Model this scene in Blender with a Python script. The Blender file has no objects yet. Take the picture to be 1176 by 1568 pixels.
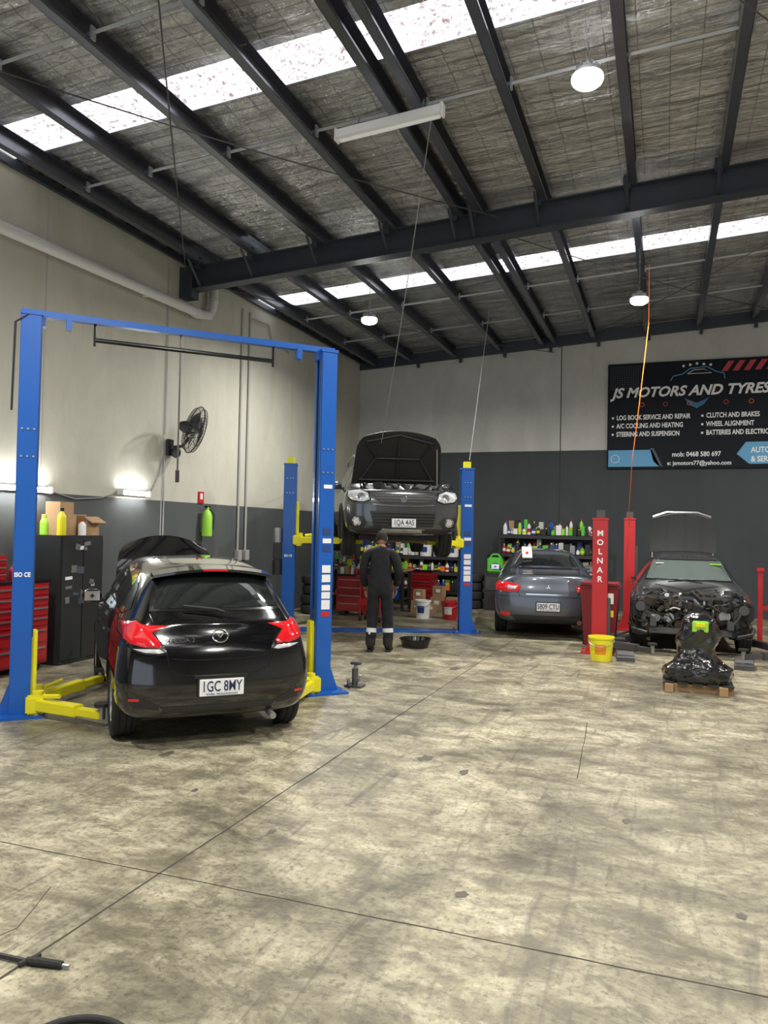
import bpy, bmesh, math, random
from mathutils import Matrix, Vector, Euler, noise
from mathutils.bvhtree import BVHTree
rnd = random.Random(7)
SC = bpy.context.scene
COL = bpy.context.collection
pi = math.pi

# ------------------------------------------------------------------ materials
def mat(name, col=(.5,.5,.5), rough=.5, metal=0., coat=0., emit=None, es=0., bump=0., bscale=20., spec=None, var=0., vscale=4.):
    m = bpy.data.materials.new(name); m.use_nodes = True
    nt = m.node_tree; b = nt.nodes['Principled BSDF']
    b.inputs['Base Color'].default_value = (*col, 1)
    b.inputs['Roughness'].default_value = rough
    b.inputs['Metallic'].default_value = metal
    b.inputs['Coat Weight'].default_value = coat
    b.inputs['Coat Roughness'].default_value = .04
    if spec is not None: b.inputs['Specular IOR Level'].default_value = spec
    if emit:
        b.inputs['Emission Color'].default_value = (*emit, 1)
        b.inputs['Emission Strength'].default_value = es
    if var > 0 or bump > 0:
        tc = nt.nodes.new('ShaderNodeTexCoord')
        n = nt.nodes.new('ShaderNodeTexNoise'); n.inputs['Scale'].default_value = vscale; n.inputs['Detail'].default_value = 6
        nt.links.new(tc.outputs['Object'], n.inputs['Vector'])
        if var > 0:
            mx = nt.nodes.new('ShaderNodeMix'); mx.data_type = 'RGBA'
            mx.inputs['A'].default_value = (*[c*(1-var) for c in col], 1)
            mx.inputs['B'].default_value = (*[min(1, c*(1+var)) for c in col], 1)
            nt.links.new(n.outputs['Fac'], mx.inputs['Factor'])
            nt.links.new(mx.outputs['Result'], b.inputs['Base Color'])
        if bump > 0:
            n2 = nt.nodes.new('ShaderNodeTexNoise'); n2.inputs['Scale'].default_value = bscale; n2.inputs['Detail'].default_value = 5
            nt.links.new(tc.outputs['Object'], n2.inputs['Vector'])
            bp = nt.nodes.new('ShaderNodeBump'); bp.inputs['Strength'].default_value = bump; bp.inputs['Distance'].default_value = .02
            nt.links.new(n2.outputs['Fac'], bp.inputs['Height'])
            nt.links.new(bp.outputs['Normal'], b.inputs['Normal'])
    return m

def ramp(nt, fac, stops):
    r = nt.nodes.new('ShaderNodeValToRGB')
    el = r.color_ramp.elements
    while len(el) < len(stops): el.new(.5)
    for e, (p, c) in zip(el, stops):
        e.position = p; e.color = (*c, 1)
    nt.links.new(fac, r.inputs['Fac'])
    return r.outputs['Color']

def tnoise(nt, vec, scale, detail=6, dist=0., rough=.55):
    n = nt.nodes.new('ShaderNodeTexNoise')
    n.inputs['Scale'].default_value = scale; n.inputs['Detail'].default_value = detail
    n.inputs['Distortion'].default_value = dist; n.inputs['Roughness'].default_value = rough
    nt.links.new(vec, n.inputs['Vector']); return n.outputs['Fac']

def mixc(nt, fac, a, b, mode='MIX'):
    mx = nt.nodes.new('ShaderNodeMix'); mx.data_type = 'RGBA'; mx.blend_type = mode
    if isinstance(fac, float): mx.inputs['Factor'].default_value = fac
    else: nt.links.new(fac, mx.inputs['Factor'])
    for s, v in (('A', a), ('B', b)):
        if isinstance(v, tuple): mx.inputs[s].default_value = (*v, 1)
        else: nt.links.new(v, mx.inputs[s])
    return mx.outputs['Result']

def mapping(nt, sc=(1,1,1), rot=(0,0,0)):
    tc = nt.nodes.new('ShaderNodeTexCoord'); mp = nt.nodes.new('ShaderNodeMapping')
    mp.inputs['Scale'].default_value = sc; mp.inputs['Rotation'].default_value = rot
    nt.links.new(tc.outputs['Object'], mp.inputs['Vector']); return mp.outputs['Vector']

def floor_mat():
    m = bpy.data.materials.new('concrete_floor'); m.use_nodes = True; nt = m.node_tree; b = nt.nodes['Principled BSDF']
    v = mapping(nt); vs = mapping(nt, (1,1.6,1), (0,0,.35))
    big = tnoise(nt, v, .6, 4, .9, .62); mid = tnoise(nt, vs, 1.7, 10, .9, .72); fine = tnoise(nt, v, 30, 8, 0, .75); mid2 = tnoise(nt, vs, 4.2, 9, .5, .76)
    c = ramp(nt, mid, [(.34,(.165,.146,.10)),(.45,(.29,.262,.185)),(.54,(.42,.385,.28)),(.68,(.61,.57,.43))])
    c = mixc(nt, ramp(nt, mid2, [(.36,(.9,.9,.9)),(.50,(0,0,0))]), c, (.16,.143,.105))
    c = mixc(nt, ramp(nt, mid2, [(.54,(0,0,0)),(.68,(.6,.6,.6))]), c, (.68,.64,.51))
    c = mixc(nt, ramp(nt, fine, [(.36,(.8,.8,.8)),(.50,(0,0,0))]), c, (.12,.11,.08))
    vo = nt.nodes.new('ShaderNodeTexVoronoi'); vo.inputs['Scale'].default_value = 1.25
    vw = mixc(nt, .15, v, tnoise(nt, v, 9, 5))
    nt.links.new(vw, vo.inputs['Vector'])
    c = mixc(nt, ramp(nt, vo.outputs['Distance'], [(.03,(.5,.5,.5)),(.10,(0,0,0))]), c, (.10,.09,.07))
    for rz,s in ((-.5,1.3),(.9,1.0),(1.45,1.2)):
        sc = tnoise(nt, mapping(nt,(5.5,.7,1),(0,0,rz)), s, 6, 1.4)
        c = mixc(nt, ramp(nt, sc, [(.60,(0,0,0)),(.72,(.6,.6,.6))]), c, (.11,.10,.078))
    c = mixc(nt, 1., c, ramp(nt, big, [(.37,(.50,.49,.465)),(.50,(.84,.825,.79)),(.63,(1.05,1.035,.985))]), 'MULTIPLY')
    nt.links.new(c, b.inputs['Base Color'])
    r = ramp(nt, mid, [(.3,(.34,.34,.34)),(.7,(.55,.55,.55))]); nt.links.new(r, b.inputs['Roughness'])
    bp = nt.nodes.new('ShaderNodeBump'); bp.inputs['Strength'].default_value = .3; bp.inputs['Distance'].default_value = .01
    nt.links.new(fine, bp.inputs['Height']); nt.links.new(bp.outputs['Normal'], b.inputs['Normal'])
    return m

def wall_mat(name, col, dark=None, hz=0., gloss=.75):
    m = bpy.data.materials.new(name); m.use_nodes = True; nt = m.node_tree; b = nt.nodes['Principled BSDF']
    v = mapping(nt, (1,1,.5)); n = tnoise(nt, v, 1.0, 8, .5, .62); n2 = tnoise(nt, v, 14, 6)
    dr = tnoise(nt, mapping(nt,(2.5,2.5,.15)), 1.3, 6, .3)
    lo = tuple(x*.84 for x in col); hi = tuple(min(1,x*1.10) for x in col)
    c = ramp(nt, n, [(.3,lo),(.7,hi)])
    c = mixc(nt, ramp(nt, dr, [(.58,(0,0,0)),(.75,(.5,.5,.5))]), c, tuple(x*.7 for x in col))
    c = mixc(nt, ramp(nt, n2, [(.3,(.3,.3,.3)),(.45,(0,0,0))]), c, tuple(x*.8 for x in col))
    if dark:
        tc = nt.nodes.new('ShaderNodeTexCoord'); sp = nt.nodes.new('ShaderNodeSeparateXYZ'); nt.links.new(tc.outputs['Object'], sp.inputs[0])
        lt = nt.nodes.new('ShaderNodeMath'); lt.operation = 'LESS_THAN'; lt.inputs[1].default_value = hz; nt.links.new(sp.outputs['Z'], lt.inputs[0])
        d = ramp(nt, n, [(.3,tuple(x*.85 for x in dark)),(.7,tuple(x*1.15 for x in dark))])
        c = mixc(nt, lt.outputs[0], c, d)
    nt.links.new(c, b.inputs['Base Color']); b.inputs['Roughness'].default_value = gloss
    bp = nt.nodes.new('ShaderNodeBump'); bp.inputs['Strength'].default_value = .12; bp.inputs['Distance'].default_value = .01
    nt.links.new(n2, bp.inputs['Height']); nt.links.new(bp.outputs['Normal'], b.inputs['Normal'])
    return m

def foil_mat():
    m = bpy.data.materials.new('foil_insulation'); m.use_nodes = True; nt = m.node_tree; b = nt.nodes['Principled BSDF']
    v = mapping(nt); vs = mapping(nt, (.8,4.5,1))
    n = tnoise(nt, vs, 1.6, 9, 1.2, .66); n2 = tnoise(nt, v, 7, 7, 1.2, .65); n3 = tnoise(nt, mapping(nt,(.5,6,1)), 1.2, 6, .6)
    c = ramp(nt, n2, [(.3,(.50,.51,.53)),(.7,(.86,.87,.89))])
    br = nt.nodes.new('ShaderNodeTexBrick'); br.offset = 0.; br.inputs['Scale'].default_value = 1.
    br.inputs['Mortar Size'].default_value = .006; br.inputs['Brick Width'].default_value = .30; br.inputs['Row Height'].default_value = .15
    br.inputs['Color1'].default_value = (0,0,0,1); br.inputs['Color2'].default_value = (0,0,0,1); br.inputs['Mortar'].default_value = (1,1,1,1)
    nt.links.new(mixc(nt,.012,v,tnoise(nt,v,3,3)), br.inputs['Vector'])
    c = mixc(nt, br.outputs['Fac'], c, (.36,.365,.37))
    c = mixc(nt, ramp(nt, n3, [(.35,(.6,.6,.6)),(.5,(0,0,0))]), c, (.24,.24,.25))
    nt.links.new(c, b.inputs['Base Color']); b.inputs['Metallic'].default_value = .88; b.inputs['Roughness'].default_value = .20
    ad = nt.nodes.new('ShaderNodeMath'); ad.operation = 'ADD'; nt.links.new(n, ad.inputs[0])
    ml = nt.nodes.new('ShaderNodeMath'); ml.operation = 'MULTIPLY'; ml.inputs[1].default_value = .35; nt.links.new(n2, ml.inputs[0]); nt.links.new(ml.outputs[0], ad.inputs[1])
    bp = nt.nodes.new('ShaderNodeBump'); bp.inputs['Strength'].default_value = .75; bp.inputs['Distance'].default_value = .08
    nt.links.new(ad.outputs[0], bp.inputs['Height']); nt.links.new(bp.outputs['Normal'], b.inputs['Normal'])
    return m

def skylight_mat():
    m = bpy.data.materials.new('skylight_fibreglass'); m.use_nodes = True; nt = m.node_tree; b = nt.nodes['Principled BSDF']
    v = mapping(nt); n = tnoise(nt, v, 18, 8, .5, .78); n2 = tnoise(nt, mapping(nt,(1,7,1)), 7, 5, .2)
    c = ramp(nt, n, [(.43,(.16,.12,.13)),(.52,(.9,.9,.93)),(1,(1,1,1))])
    c = mixc(nt, ramp(nt, n2, [(.40,(.7,.7,.7)),(.52,(0,0,0))]), c, (.28,.25,.26))
    nt.links.new(c, b.inputs['Base Color']); nt.links.new(c, b.inputs['Emission Color']); b.inputs['Emission Strength'].default_value = 2.1
    b.inputs['Roughness'].default_value = .6
    return m

M = {}
def D(k, *a, **kw): M[k] = mat(k, *a, **kw)
D('black_paint', (.004,.004,.005), .10, 0, 1.); D('slate_paint', (.10,.112,.14), .28, .55, 1.)
D('grey_paint', (.085,.088,.093), .22, .5, 1.); D('charcoal_paint', (.055,.057,.06), .25, .4, 1.)
D('car_glass', (.012,.015,.016), .03, 0, 1., spec=.9); D('screen_glass', (.10,.125,.12), .05, 0, 1., spec=.9)
D('rubber', (.018,.018,.018), .75, bump=.2, bscale=60); D('plastic_black', (.02,.02,.021), .5); D('black_gloss', (.01,.01,.01), .2)
D('chrome', (.75,.75,.76), .12, 1.); D('alloy', (.52,.53,.55), .28, .9); D('steel', (.38,.38,.39), .4, .8, var=.25); D('dark_steel', (.10,.10,.105), .45, .5, var=.3)
D('tail_red', (.55,.008,.012), .12, 0, 1., emit=(1,.02,.03), es=.10); D('lens', (.72,.74,.76), .12, .3, 1.); D('lens_dark', (.25,.26,.28), .12, .5, 1.)
D('plate_white', (.85,.85,.86), .4); D('plate_text', (.02,.03,.10), .5); D('amber', (.8,.25,.02), .3)
D('blue', (.006,.095,.42), .34, 0, .2, var=.12, vscale=2); D('yellow', (.80,.72,.02), .4, var=.1)
D('red', (.50,.02,.025), .4, var=.12, vscale=2); D('chest_red', (.36,.012,.018), .25, 0, .5); D('bin_red', (.20,.012,.018), .5)
D('white', (.8,.8,.8), .5); D('paper', (.85,.85,.83), .8); D('green', (.10,.55,.05), .45); D('lime', (.35,.75,.06), .5); D('cardboard', (.42,.27,.14), .85, var=.15)
D('pvc', (.62,.62,.60), .45); D('conduit', (.42,.42,.41), .6); D('beam', (.05,.058,.078), .42, .3, var=.15); D('purlin', (.17,.18,.215), .28, .8, var=.15)
D('bridging', (.42,.45,.50), .4, .6); D('cabinet', (.035,.038,.04), .4, .2); D('shelf_black', (.03,.03,.032), .5)
D('wood', (.35,.22,.11), .8, var=.2); D('wrap', (.008,.008,.009), .14, 0, 1., bump=1., bscale=9); D('orange', (.85,.20,.03), .5); D('rope', (.25,.25,.25), .8)
D('led', (1,1,1), .5, emit=(1,.99,.95), es=60); D('tube', (1,1,1), .5, emit=(1,.99,.96), es=85); D('tube_off', (.75,.76,.76), .4, emit=(1,1,1), es=.12)
D('lamp_body', (.45,.47,.48), .4, .5); D('workwear', (.006,.0065,.010), .85, bump=.8, bscale=14); D('trouser', (.006,.007,.012), .85, bump=.8, bscale=12)
D('hivis', (.62,.66,.68), .4); D('skin', (.30,.16,.10), .55); D('hair', (.01,.009,.008), .8); D('boot', (.02,.017,.015), .6); D('eye', (.6,.6,.6), .3)
D('banner_black', (.006,.009,.015), .65, spec=.25); D('banner_blue', (.12,.36,.62), .6); D('banner_red', (.55,.05,.07), .6); D('banner_grey', (.07,.085,.12), .6); D('logo_blue', (.05,.16,.30), .6)
D('text_white', (.88,.88,.90), .6); D('joint', (.05,.045,.035), .9); D('trans_plastic', (.55,.56,.55), .35); D('dark_blue', (.02,.05,.2), .5)
D('grease', (.06,.05,.042), .55, .3, var=.5, vscale=9); D('stain', (.10,.09,.07), .55, var=.4, vscale=9)
M['floor'] = floor_mat(); M['foil'] = foil_mat(); M['sky'] = skylight_mat()
M['wallL'] = wall_mat('wall_left_paint', (.54,.53,.455), (.078,.085,.089), 2.14)
M['wallB'] = wall_mat('wall_back_paint', (.55,.55,.53), (.048,.053,.060), 3.71)
M['wallR'] = wall_mat('wall_plain_paint', (.5,.5,.46))

# ------------------------------------------------------------------ mesh builder
class MB:
    def __init__(s): s.v=[]; s.f=[]; s.m=[]; s.mats=[]
    def mi(s, k):
        if k not in s.mats: s.mats.append(k)
        return s.mats.index(k)
    def raw(s, vs, fs, k, X=None):
        o=len(s.v); i=s.mi(k)
        s.v += [tuple(X@Vector(p)) if X else tuple(p) for p in vs]
        for f in fs: s.f.append(tuple(o+a for a in f)); s.m.append(i)
    def bm(s, bm, k, X=None):
        bm.verts.index_update()
        s.raw([v.co.copy() for v in bm.verts], [[v.index for v in f.verts] for f in bm.faces], k, X); bm.free()
    def box(s, c, sz, k, rot=(0,0,0), bev=0., X=None):
        T = Matrix.Translation(c) @ Euler(rot).to_matrix().to_4x4()
        if X: T = X @ T
        if bev > 0:
            b=bmesh.new(); bmesh.ops.create_cube(b,size=1)
            for v in b.verts: v.co = Vector((v.co.x*sz[0],v.co.y*sz[1],v.co.z*sz[2]))
            bmesh.ops.bevel(b,geom=b.edges[:],offset=min(bev,min(sz)*.45),segments=2,affect='EDGES'); s.bm(b,k,T); return
        x,y,z=[a/2 for a in sz]
        vs=[(-x,-y,-z),(x,-y,-z),(x,y,-z),(-x,y,-z),(-x,-y,z),(x,-y,z),(x,y,z),(-x,y,z)]
        s.raw(vs,[(0,3,2,1),(4,5,6,7),(0,1,5,4),(1,2,6,5),(2,3,7,6),(3,0,4,7)],k,T)
    def tube(s, pts, r, k, seg=8, cap=True, X=None, ell=None):
        pts=[Vector(p) for p in pts]; n=len(pts); rr = r if isinstance(r,(list,tuple)) else [r]*n
        vs=[]; fs=[]; up=None
        for i,p in enumerate(pts):
            t=(pts[min(i+1,n-1)]-pts[max(i-1,0)]).normalized()
            if up is None:
                up = Vector((0,0,1)) if abs(t.z)<.9 else Vector((0,1,0))
            u=(up-t*up.dot(t)).normalized(); w=t.cross(u); up=u
            for j in range(seg):
                a=2*pi*j/seg; vs.append(p+(u*math.cos(a)*(ell or 1)+w*math.sin(a))*rr[i])
        for i in range(n-1):
            for j in range(seg):
                a=i*seg+j; b=i*seg+(j+1)%seg; fs.append((a,b,b+seg,a+seg))
        if cap: fs.append(tuple(reversed(range(seg)))); fs.append(tuple((n-1)*seg+j for j in range(seg)))
        s.raw(vs,fs,k,X)
    def cyl(s, a, b, r, k, seg=16, r2=None, X=None): s.tube([a,b],[r,r if r2 is None else r2],k,seg,X=X)
    def lathe(s, prof, k, X=None, seg=24, closed=False):
        vs=[];fs=[];n=len(prof)
        for r,z in prof:
            for j in range(seg):
                a=2*pi*j/seg; vs.append((r*math.cos(a),r*math.sin(a),z))
        for i in range(n if closed else n-1):
            i2=(i+1)%n
            for j in range(seg): fs.append((i*seg+j,i*seg+(j+1)%seg,i2*seg+(j+1)%seg,i2*seg+j))
        if not closed:
            if prof[0][0]>1e-4: fs.append(tuple(reversed(range(seg))))
            if prof[-1][0]>1e-4: fs.append(tuple((n-1)*seg+j for j in range(seg)))
        s.raw(vs,fs,k,X)
    def ball(s, c, sz, k, X=None, u=14, v=10):
        b=bmesh.new(); bmesh.ops.create_uvsphere(b,u_segments=u,v_segments=v,radius=1)
        sz = sz if isinstance(sz,(tuple,list)) else (sz,)*3
        for q in b.verts: q.co=Vector((q.co.x*sz[0]+c[0],q.co.y*sz[1]+c[1],q.co.z*sz[2]+c[2]))
        s.bm(b,k,X)
    def prism(s, poly, t, k, X=None):
        n=len(poly); vs=[(x,y,0) for x,y in poly]+[(x,y,t) for x,y in poly]
        fs=[tuple(reversed(range(n))),tuple(range(n,2*n))]+[(i,(i+1)%n,n+(i+1)%n,n+i) for i in range(n)]
        s.raw(vs,fs,k,X)
    def obj(s, name, parent=None, loc=(0,0,0), rz=0., ang=35, X=None):
        me=bpy.data.meshes.new(name); me.from_pydata(s.v,[],s.f)
        for k in s.mats: me.materials.append(M[k])
        me.polygons.foreach_set('material_index',s.m); me.polygons.foreach_set('use_smooth',[True]*len(s.f))
        me.update(); me.set_sharp_from_angle(angle=math.radians(ang))
        o=bpy.data.objects.new(name,me); COL.objects.link(o)
        if X is not None: o.matrix_world=X
        else: o.location=loc; o.rotation_euler=(0,0,rz)
        if parent: o.parent=parent
        return o

def empty(name, loc=(0,0,0), rz=0.):
    e=bpy.data.objects.new(name,None); COL.objects.link(e); e.empty_display_size=.2
    e.location=loc; e.rotation_euler=(0,0,rz); return e

def text_to(mb, s, size, k, X, extrude=.002, align='LEFT', shear=0., off=0., sx=1.):
    c=bpy.data.curves.new('tmp','FONT'); c.body=s; c.size=size; c.extrude=extrude; c.align_x=align; c.shear=shear; c.offset=off; c.resolution_u=3
    o=bpy.data.objects.new('tmp',c); COL.objects.link(o); bpy.context.view_layer.update()
    me=bpy.data.meshes.new_from_object(o.evaluated_get(bpy.context.evaluated_depsgraph_get()))
    mb.raw([(v.co.x*sx,v.co.y,v.co.z) for v in me.vertices],[tuple(p.vertices) for p in me.polygons],k,X)
    bpy.data.objects.remove(o); bpy.data.meshes.remove(me); bpy.data.curves.remove(c)

def FX(o, right, up):
    r=Vector(right).normalized(); u=Vector(up).normalized(); n=r.cross(u)
    m=Matrix((( r.x,u.x,n.x,o[0]),(r.y,u.y,n.y,o[1]),(r.z,u.z,n.z,o[2]),(0,0,0,1))); return m

# ------------------------------------------------------------------ room shell
WL=-7.5; WR=9.0; YB=18.15; YF=-6.0
def roofz(x): return 6.18+.058*(x+7.5)
mb=MB(); mb.box(((WL+WR)/2,(YB+YF)/2,-.05),(WR-WL+.6,YB-YF+.6,.1),'floor'); mb.obj('floor')
def wall(name,k,a,b,th,ztop_a,ztop_b):
    a=Vector((*a,0)); b=Vector((*b,0)); n=Vector((-(b-a).y,(b-a).x,0)).normalized()*th
    vs=[a,b,b+n,a+n,a+Vector((0,0,ztop_a)),b+Vector((0,0,ztop_b)),b+n+Vector((0,0,ztop_b)),a+n+Vector((0,0,ztop_a))]
    m=MB(); m.raw(vs,[(0,3,2,1),(4,5,6,7),(0,1,5,4),(1,2,6,5),(2,3,7,6),(3,0,4,7)],k); return m.obj(name)
wall('wall_left','wallL',(WL,YF),(WL,YB),.2,6.2,6.2)
wall('wall_back','wallB',(WL-.2,YB),(WR+.2,YB),.2,roofz(WL-.2)+.03,roofz(WR+.2)+.03)
wall('wall_right','wallR',(WR,YB),(WR,YF),.2,7.16,7.16)
m=MB()
m.box((-5.75,YF-.1,3.0),(3.9,.2,6.4),'wallR'); m.box((6.6,YF-.1,3.4),(5.2,.2,7.0),'wallR'); m.box((.1,YF-.1,5.7),(7.8,.2,2.1),'wallR'); m.obj('wall_front')
SKY=[(6.34,6.94),(12.8,13.45),(0.0,.7)]
m=MB()
xs=[WL-.1+i*.12 for i in range(int((WR-WL+.3)/.12)+1)]
def patch(y0,y1):
    n=max(2,int((y1-y0)/.08)); vs=[];fs=[]
    for j in range(n+1):
        y=y0+(y1-y0)*j/n
        for x in xs:
            e=min(1,min(y-y0,y1-y)/.15)
            z=roofz(x)+.004+e*(.030*noise.noise((x*1.1,y*3.8,0))+.018*noise.noise((x*2.1,y*9,5))+.012*math.sin(y*2*pi/.19)*abs(noise.noise((x,y,9)))*2)
            vs.append((x,y,z))
    w=len(xs)
    for j in range(n):
        for i in range(w-1): a=j*w+i; fs.append((a,a+w,a+w+1,a+1))
    m.raw(vs,fs,'foil')
ys=[YF-.1]+[v for p in sorted(SKY) for v in p]+[YB+.1]
for i in range(0,len(ys),2): patch(ys[i],ys[i+1])
m.obj('ceiling',ang=80)
for i,(y0,y1) in enumerate(SKY):
    m=MB(); n=22; vs=[];fs=[]
    for j in range(n+1):
        y=y0-.03+(y1-y0+.06)*j/n; dz=.012*math.sin(j*pi/1.8)
        vs+= [(WL,y,roofz(WL)+.03+dz),(WR,y,roofz(WR)+.03+dz)]
    for j in range(n): fs.append((2*j,2*j+2,2*j+3,2*j+1))
    m.raw(vs,fs,'sky'); m.obj('window_%d'%(i+1))

m=MB()
def slope_box(m,x0,x1,y,w,ztop0,h,k):
    vs=[]
    for x in (x0,x1):
        zt=ztop0+.058*(x+7.5)
        vs+=[(x,y-w/2,zt-h),(x,y+w/2,zt-h),(x,y+w/2,zt),(x,y-w/2,zt)]
    m.raw(vs,[(0,1,2,3),(7,6,5,4),(0,4,5,1),(1,5,6,2),(2,6,7,3),(3,7,4,0)],k)
for y in (10.4,2.6,-5.0):
    slope_box(m,WL,WR,y,.012,5.96,.36,'beam'); slope_box(m,WL,WR,y,.20,5.96,.018,'beam'); slope_box(m,WL,WR,y,.20,5.60,.018,'beam')
m.box((WL+.12,10.4,5.72),(.25,.2,.5),'beam')
m.obj('trim_1')
PX=[-7.1,-6.14,-5.02,-3.87,-2.84,-2.56,-1.66,-.5,.6,1.7,2.8,3.9,5.0,6.1,7.2,8.3]
m=MB()
for x in PX:
    zt=roofz(x)-.014; h=.215
    yc=(YB+YF)/2; L=YB-YF
    m.box((x,yc,zt-h/2),(.008,L,h),'purlin')
    m.box((x+.05,yc,zt-.003),(.10,L,.006),'purlin'); m.box((x+.05,yc,zt-h+.003),(.10,L,.006),'purlin')
    m.box((x+.098,yc,zt-h+.014),(.005,L,.028),'purlin')
    for y in (10.4,):
        m.box((x-.02,y-.13,zt-h+.02),(.10,.05,.18),'beam')
        m.tube([(x-.02,y-.42,zt-h),(x-.02,y-.06,zt-h-.34)],.022,'beam',4)
m.obj('trim_2')
m=MB()
for y in (5.35,7.62,13.95,15.9,1.5):
    for a,b in zip(PX[:-1],PX[1:]):
        if b-a<.4: continue
        za=roofz(a)-.14; zb=roofz(b)-.14
        m.tube([(a+.04,y,za),(b-.01,y,zb)],.022,'bridging',4); m.box((a+.12,y,za),(.02,.06,.12),'bridging')
m.obj('trim_3')
m=MB()
for a,b in [((-7.3,10.2,5.85),(-2.4,2.7,6.1)),((-7.3,2.7,5.85),(-2.2,10.2,6.1)),((-2.4,10.6,6.1),(2.9,17.9,6.4)),((2.9,10.6,6.4),(-2.4,17.9,6.1)),((-7.3,10.6,5.8),(-2.5,17.9,6.0)),((2.9,10.2,6.4),(-2.2,2.7,6.15))]:
    a=Vector(a);b=Vector(b); m.tube([a+(b-a)*i/8+Vector((0,0,-.25*math.sin(pi*i/8)*.5)) for i in range(9)],.008,'dark_steel',6)
m.obj('trim_4')
m=MB()
m.box((WL+.03,(YB+YF)/2,6.10),(.06,YB-YF,.09),'beam')
vs=[]
for x in (WL,WR):
    zt=roofz(x)-.16
    vs+=[(x,YB-.07,zt-.13),(x,YB,zt-.13),(x,YB,zt+.13),(x,YB-.07,zt+.13)]
m.raw(vs,[(0,1,2,3),(7,6,5,4),(0,4,5,1),(1,5,6,2),(2,6,7,3),(3,7,4,0)],'beam')
for x in [-5.9,-4.8,-3.7,-2.6,-1.5,-.4,.7,1.8,2.9]: m.box((x,YB-.06,roofz(x)-.33),(.07,.06,.14),'beam')
m.obj('trim_5')
m=MB()
for y in (2.6,7.5,9.98,14.9): m.box((WL+.002,y,4.05 if y!=9.98 else 3.0),(.006,.018,3.8 if y!=9.98 else 5.9),'conduit')
for x in (-2.35,3.4): m.box((x,YB-.002,3.2),(.02,.006,6.2),'joint')
m.obj('trim_6')
m=MB()
def strip(p,q,w,k='joint',z=.0012):
    p=Vector((*p,0));q=Vector((*q,0)); d=(q-p); n=int(d.length/.12)+1; t=d.normalized(); s=Vector((-t.y,t.x,0)); vs=[];fs=[]
    for i in range(n+1):
        c=p+d*i/n+s*(.006*noise.noise((i*.6,p.x,p.y))); ww=w*(.6+.6*abs(noise.noise((i*.35,q.x,2))))
        vs+=[c-s*ww+Vector((0,0,z)),c+s*ww+Vector((0,0,z))]
    for i in range(n): fs.append((2*i,2*i+2,2*i+3,2*i+1))
    m.raw(vs,fs,k)
strip((-2.42,-5),(-2.33,7.6),.008); strip((-2.33,7.6),(-2.27,18),.006); strip((-7.4,3.12),(8.9,3.42),.005); strip((-.57,5.6),(-.66,7.3),.004); strip((-7.4,8.8),(8.9,9.05),.003); strip((3.2,-5),(3.3,18),.007)
strip((-2.7,2.2),(-2.6,2.55),.003); strip((-2.6,2.55),(-2.75,2.9),.003); strip((-2.7,2.2),(-2.45,1.9),.004)
m.obj('trim_7')
m=MB()
for (x,y,a,b) in [(-3.56,4.89,.04,.07),(-1.71,5.61,.05,.08),(-1.35,5.4,.03,.07),(-2.5,9.4,.07,.10),(-2.9,4.3,.02,.03),(.35,3.9,.025,.03),(-2.1,3.9,.02,.03),(-.9,3.6,.03,.03),(-.2,4.9,.03,.05)]:
    n=26; ph=lambda i,q:1+.55*noise.noise((math.cos(2*pi*i/n)*1.8,math.sin(2*pi*i/n)*1.8,q*9))
    vs=[(x,y,.0016)]+[(x+a*ph(i,x)*math.cos(2*pi*i/n),y+b*ph(i,x)*math.sin(2*pi*i/n),.0016) for i in range(n)]
    m.raw(vs,[(0,1+i,1+(i+1)%n) for i in range(n)],'stain')
m.obj('oil_stains')

# ------------------------------------------------------------------ pipes on left wall
m=MB()
xo=WL+.14
m.tube([(xo,-5,4.95),(xo,6.8,5.22),(xo,10.3,5.30),(xo,10.75,5.31),(xo,10.98,5.36),(xo,11.08,5.52),(xo,11.1,5.92)],.075,'pvc',14)
m.lathe([(.09,-.06),(.09,.06)],'pvc',X=Matrix.Translation((xo,10.6,5.305))@Matrix.Rotation(pi/2,4,'X'))
for y in (7.4,9.4): m.box((WL+.065,y,5.24),(.12,.05,.04),'pvc')
m.tube([(xo,11.08,5.62),(xo,11.1,5.66)],.09,'pvc',14)
m.obj('drain_pipe')
m=MB()
for y in (12.25,12.52): m.tube([(WL+.03,y,5.85),(WL+.03,y,1.3)],.022,'conduit',8)
m.box((WL+.05,12.25,1.22),(.09,.14,.2),'conduit',bev=.01); m.box((WL+.05,12.52,1.22),(.09,.14,.2),'conduit',bev=.01)
m.tube([(WL+.03,12.5,5.75),(WL+.03,13.2,5.8),(WL+.03,13.4,5.5),(WL+.03,14.1,5.45)],.018,'conduit',8)
m.obj('electrical_conduit')
m=MB(); m.tube([(WL+.02,10.02,5.85),(WL+.02,10.02,3.2)],.010,'conduit',6); m.tube([(WL+.02,10.02,2.8),(WL+.02,10.02,1.5)],.010,'conduit',6); m.obj('electrical_conduit')
m=MB(); m.tube([(WL+.02,7.66,2.16),(WL+.02,8.1,2.08),(WL+.02,8.6,2.12),(WL+.02,8.9,2.2)],.009,'rope',6); m.obj('power_cable')
m=MB(); m.tube([(WL+.02,9.62,2.2),(WL+.02,9.74,2.32),(WL+.02,9.88,2.55),(WL+.02,9.96,2.84)],.009,'rope',6); m.obj('power_cable')
def wall_batten(y,z,L):
    m=MB(); m.box((WL+.035,y,z),(.06,L,.07),'white',bev=.01); m.cyl((WL+.09,y-L/2+.02,z),(WL+.09,y+L/2-.02,z),.022,'tube',12)
    m.box((WL+.065,y-L/2,z),(.1,.03,.08),'white'); m.box((WL+.065,y+L/2,z),(.1,.03,.08),'white'); m.obj('wall_tube_light')
wall_batten(9.26,2.22,.62); wall_batten(7.1,2.17,1.0)

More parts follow.
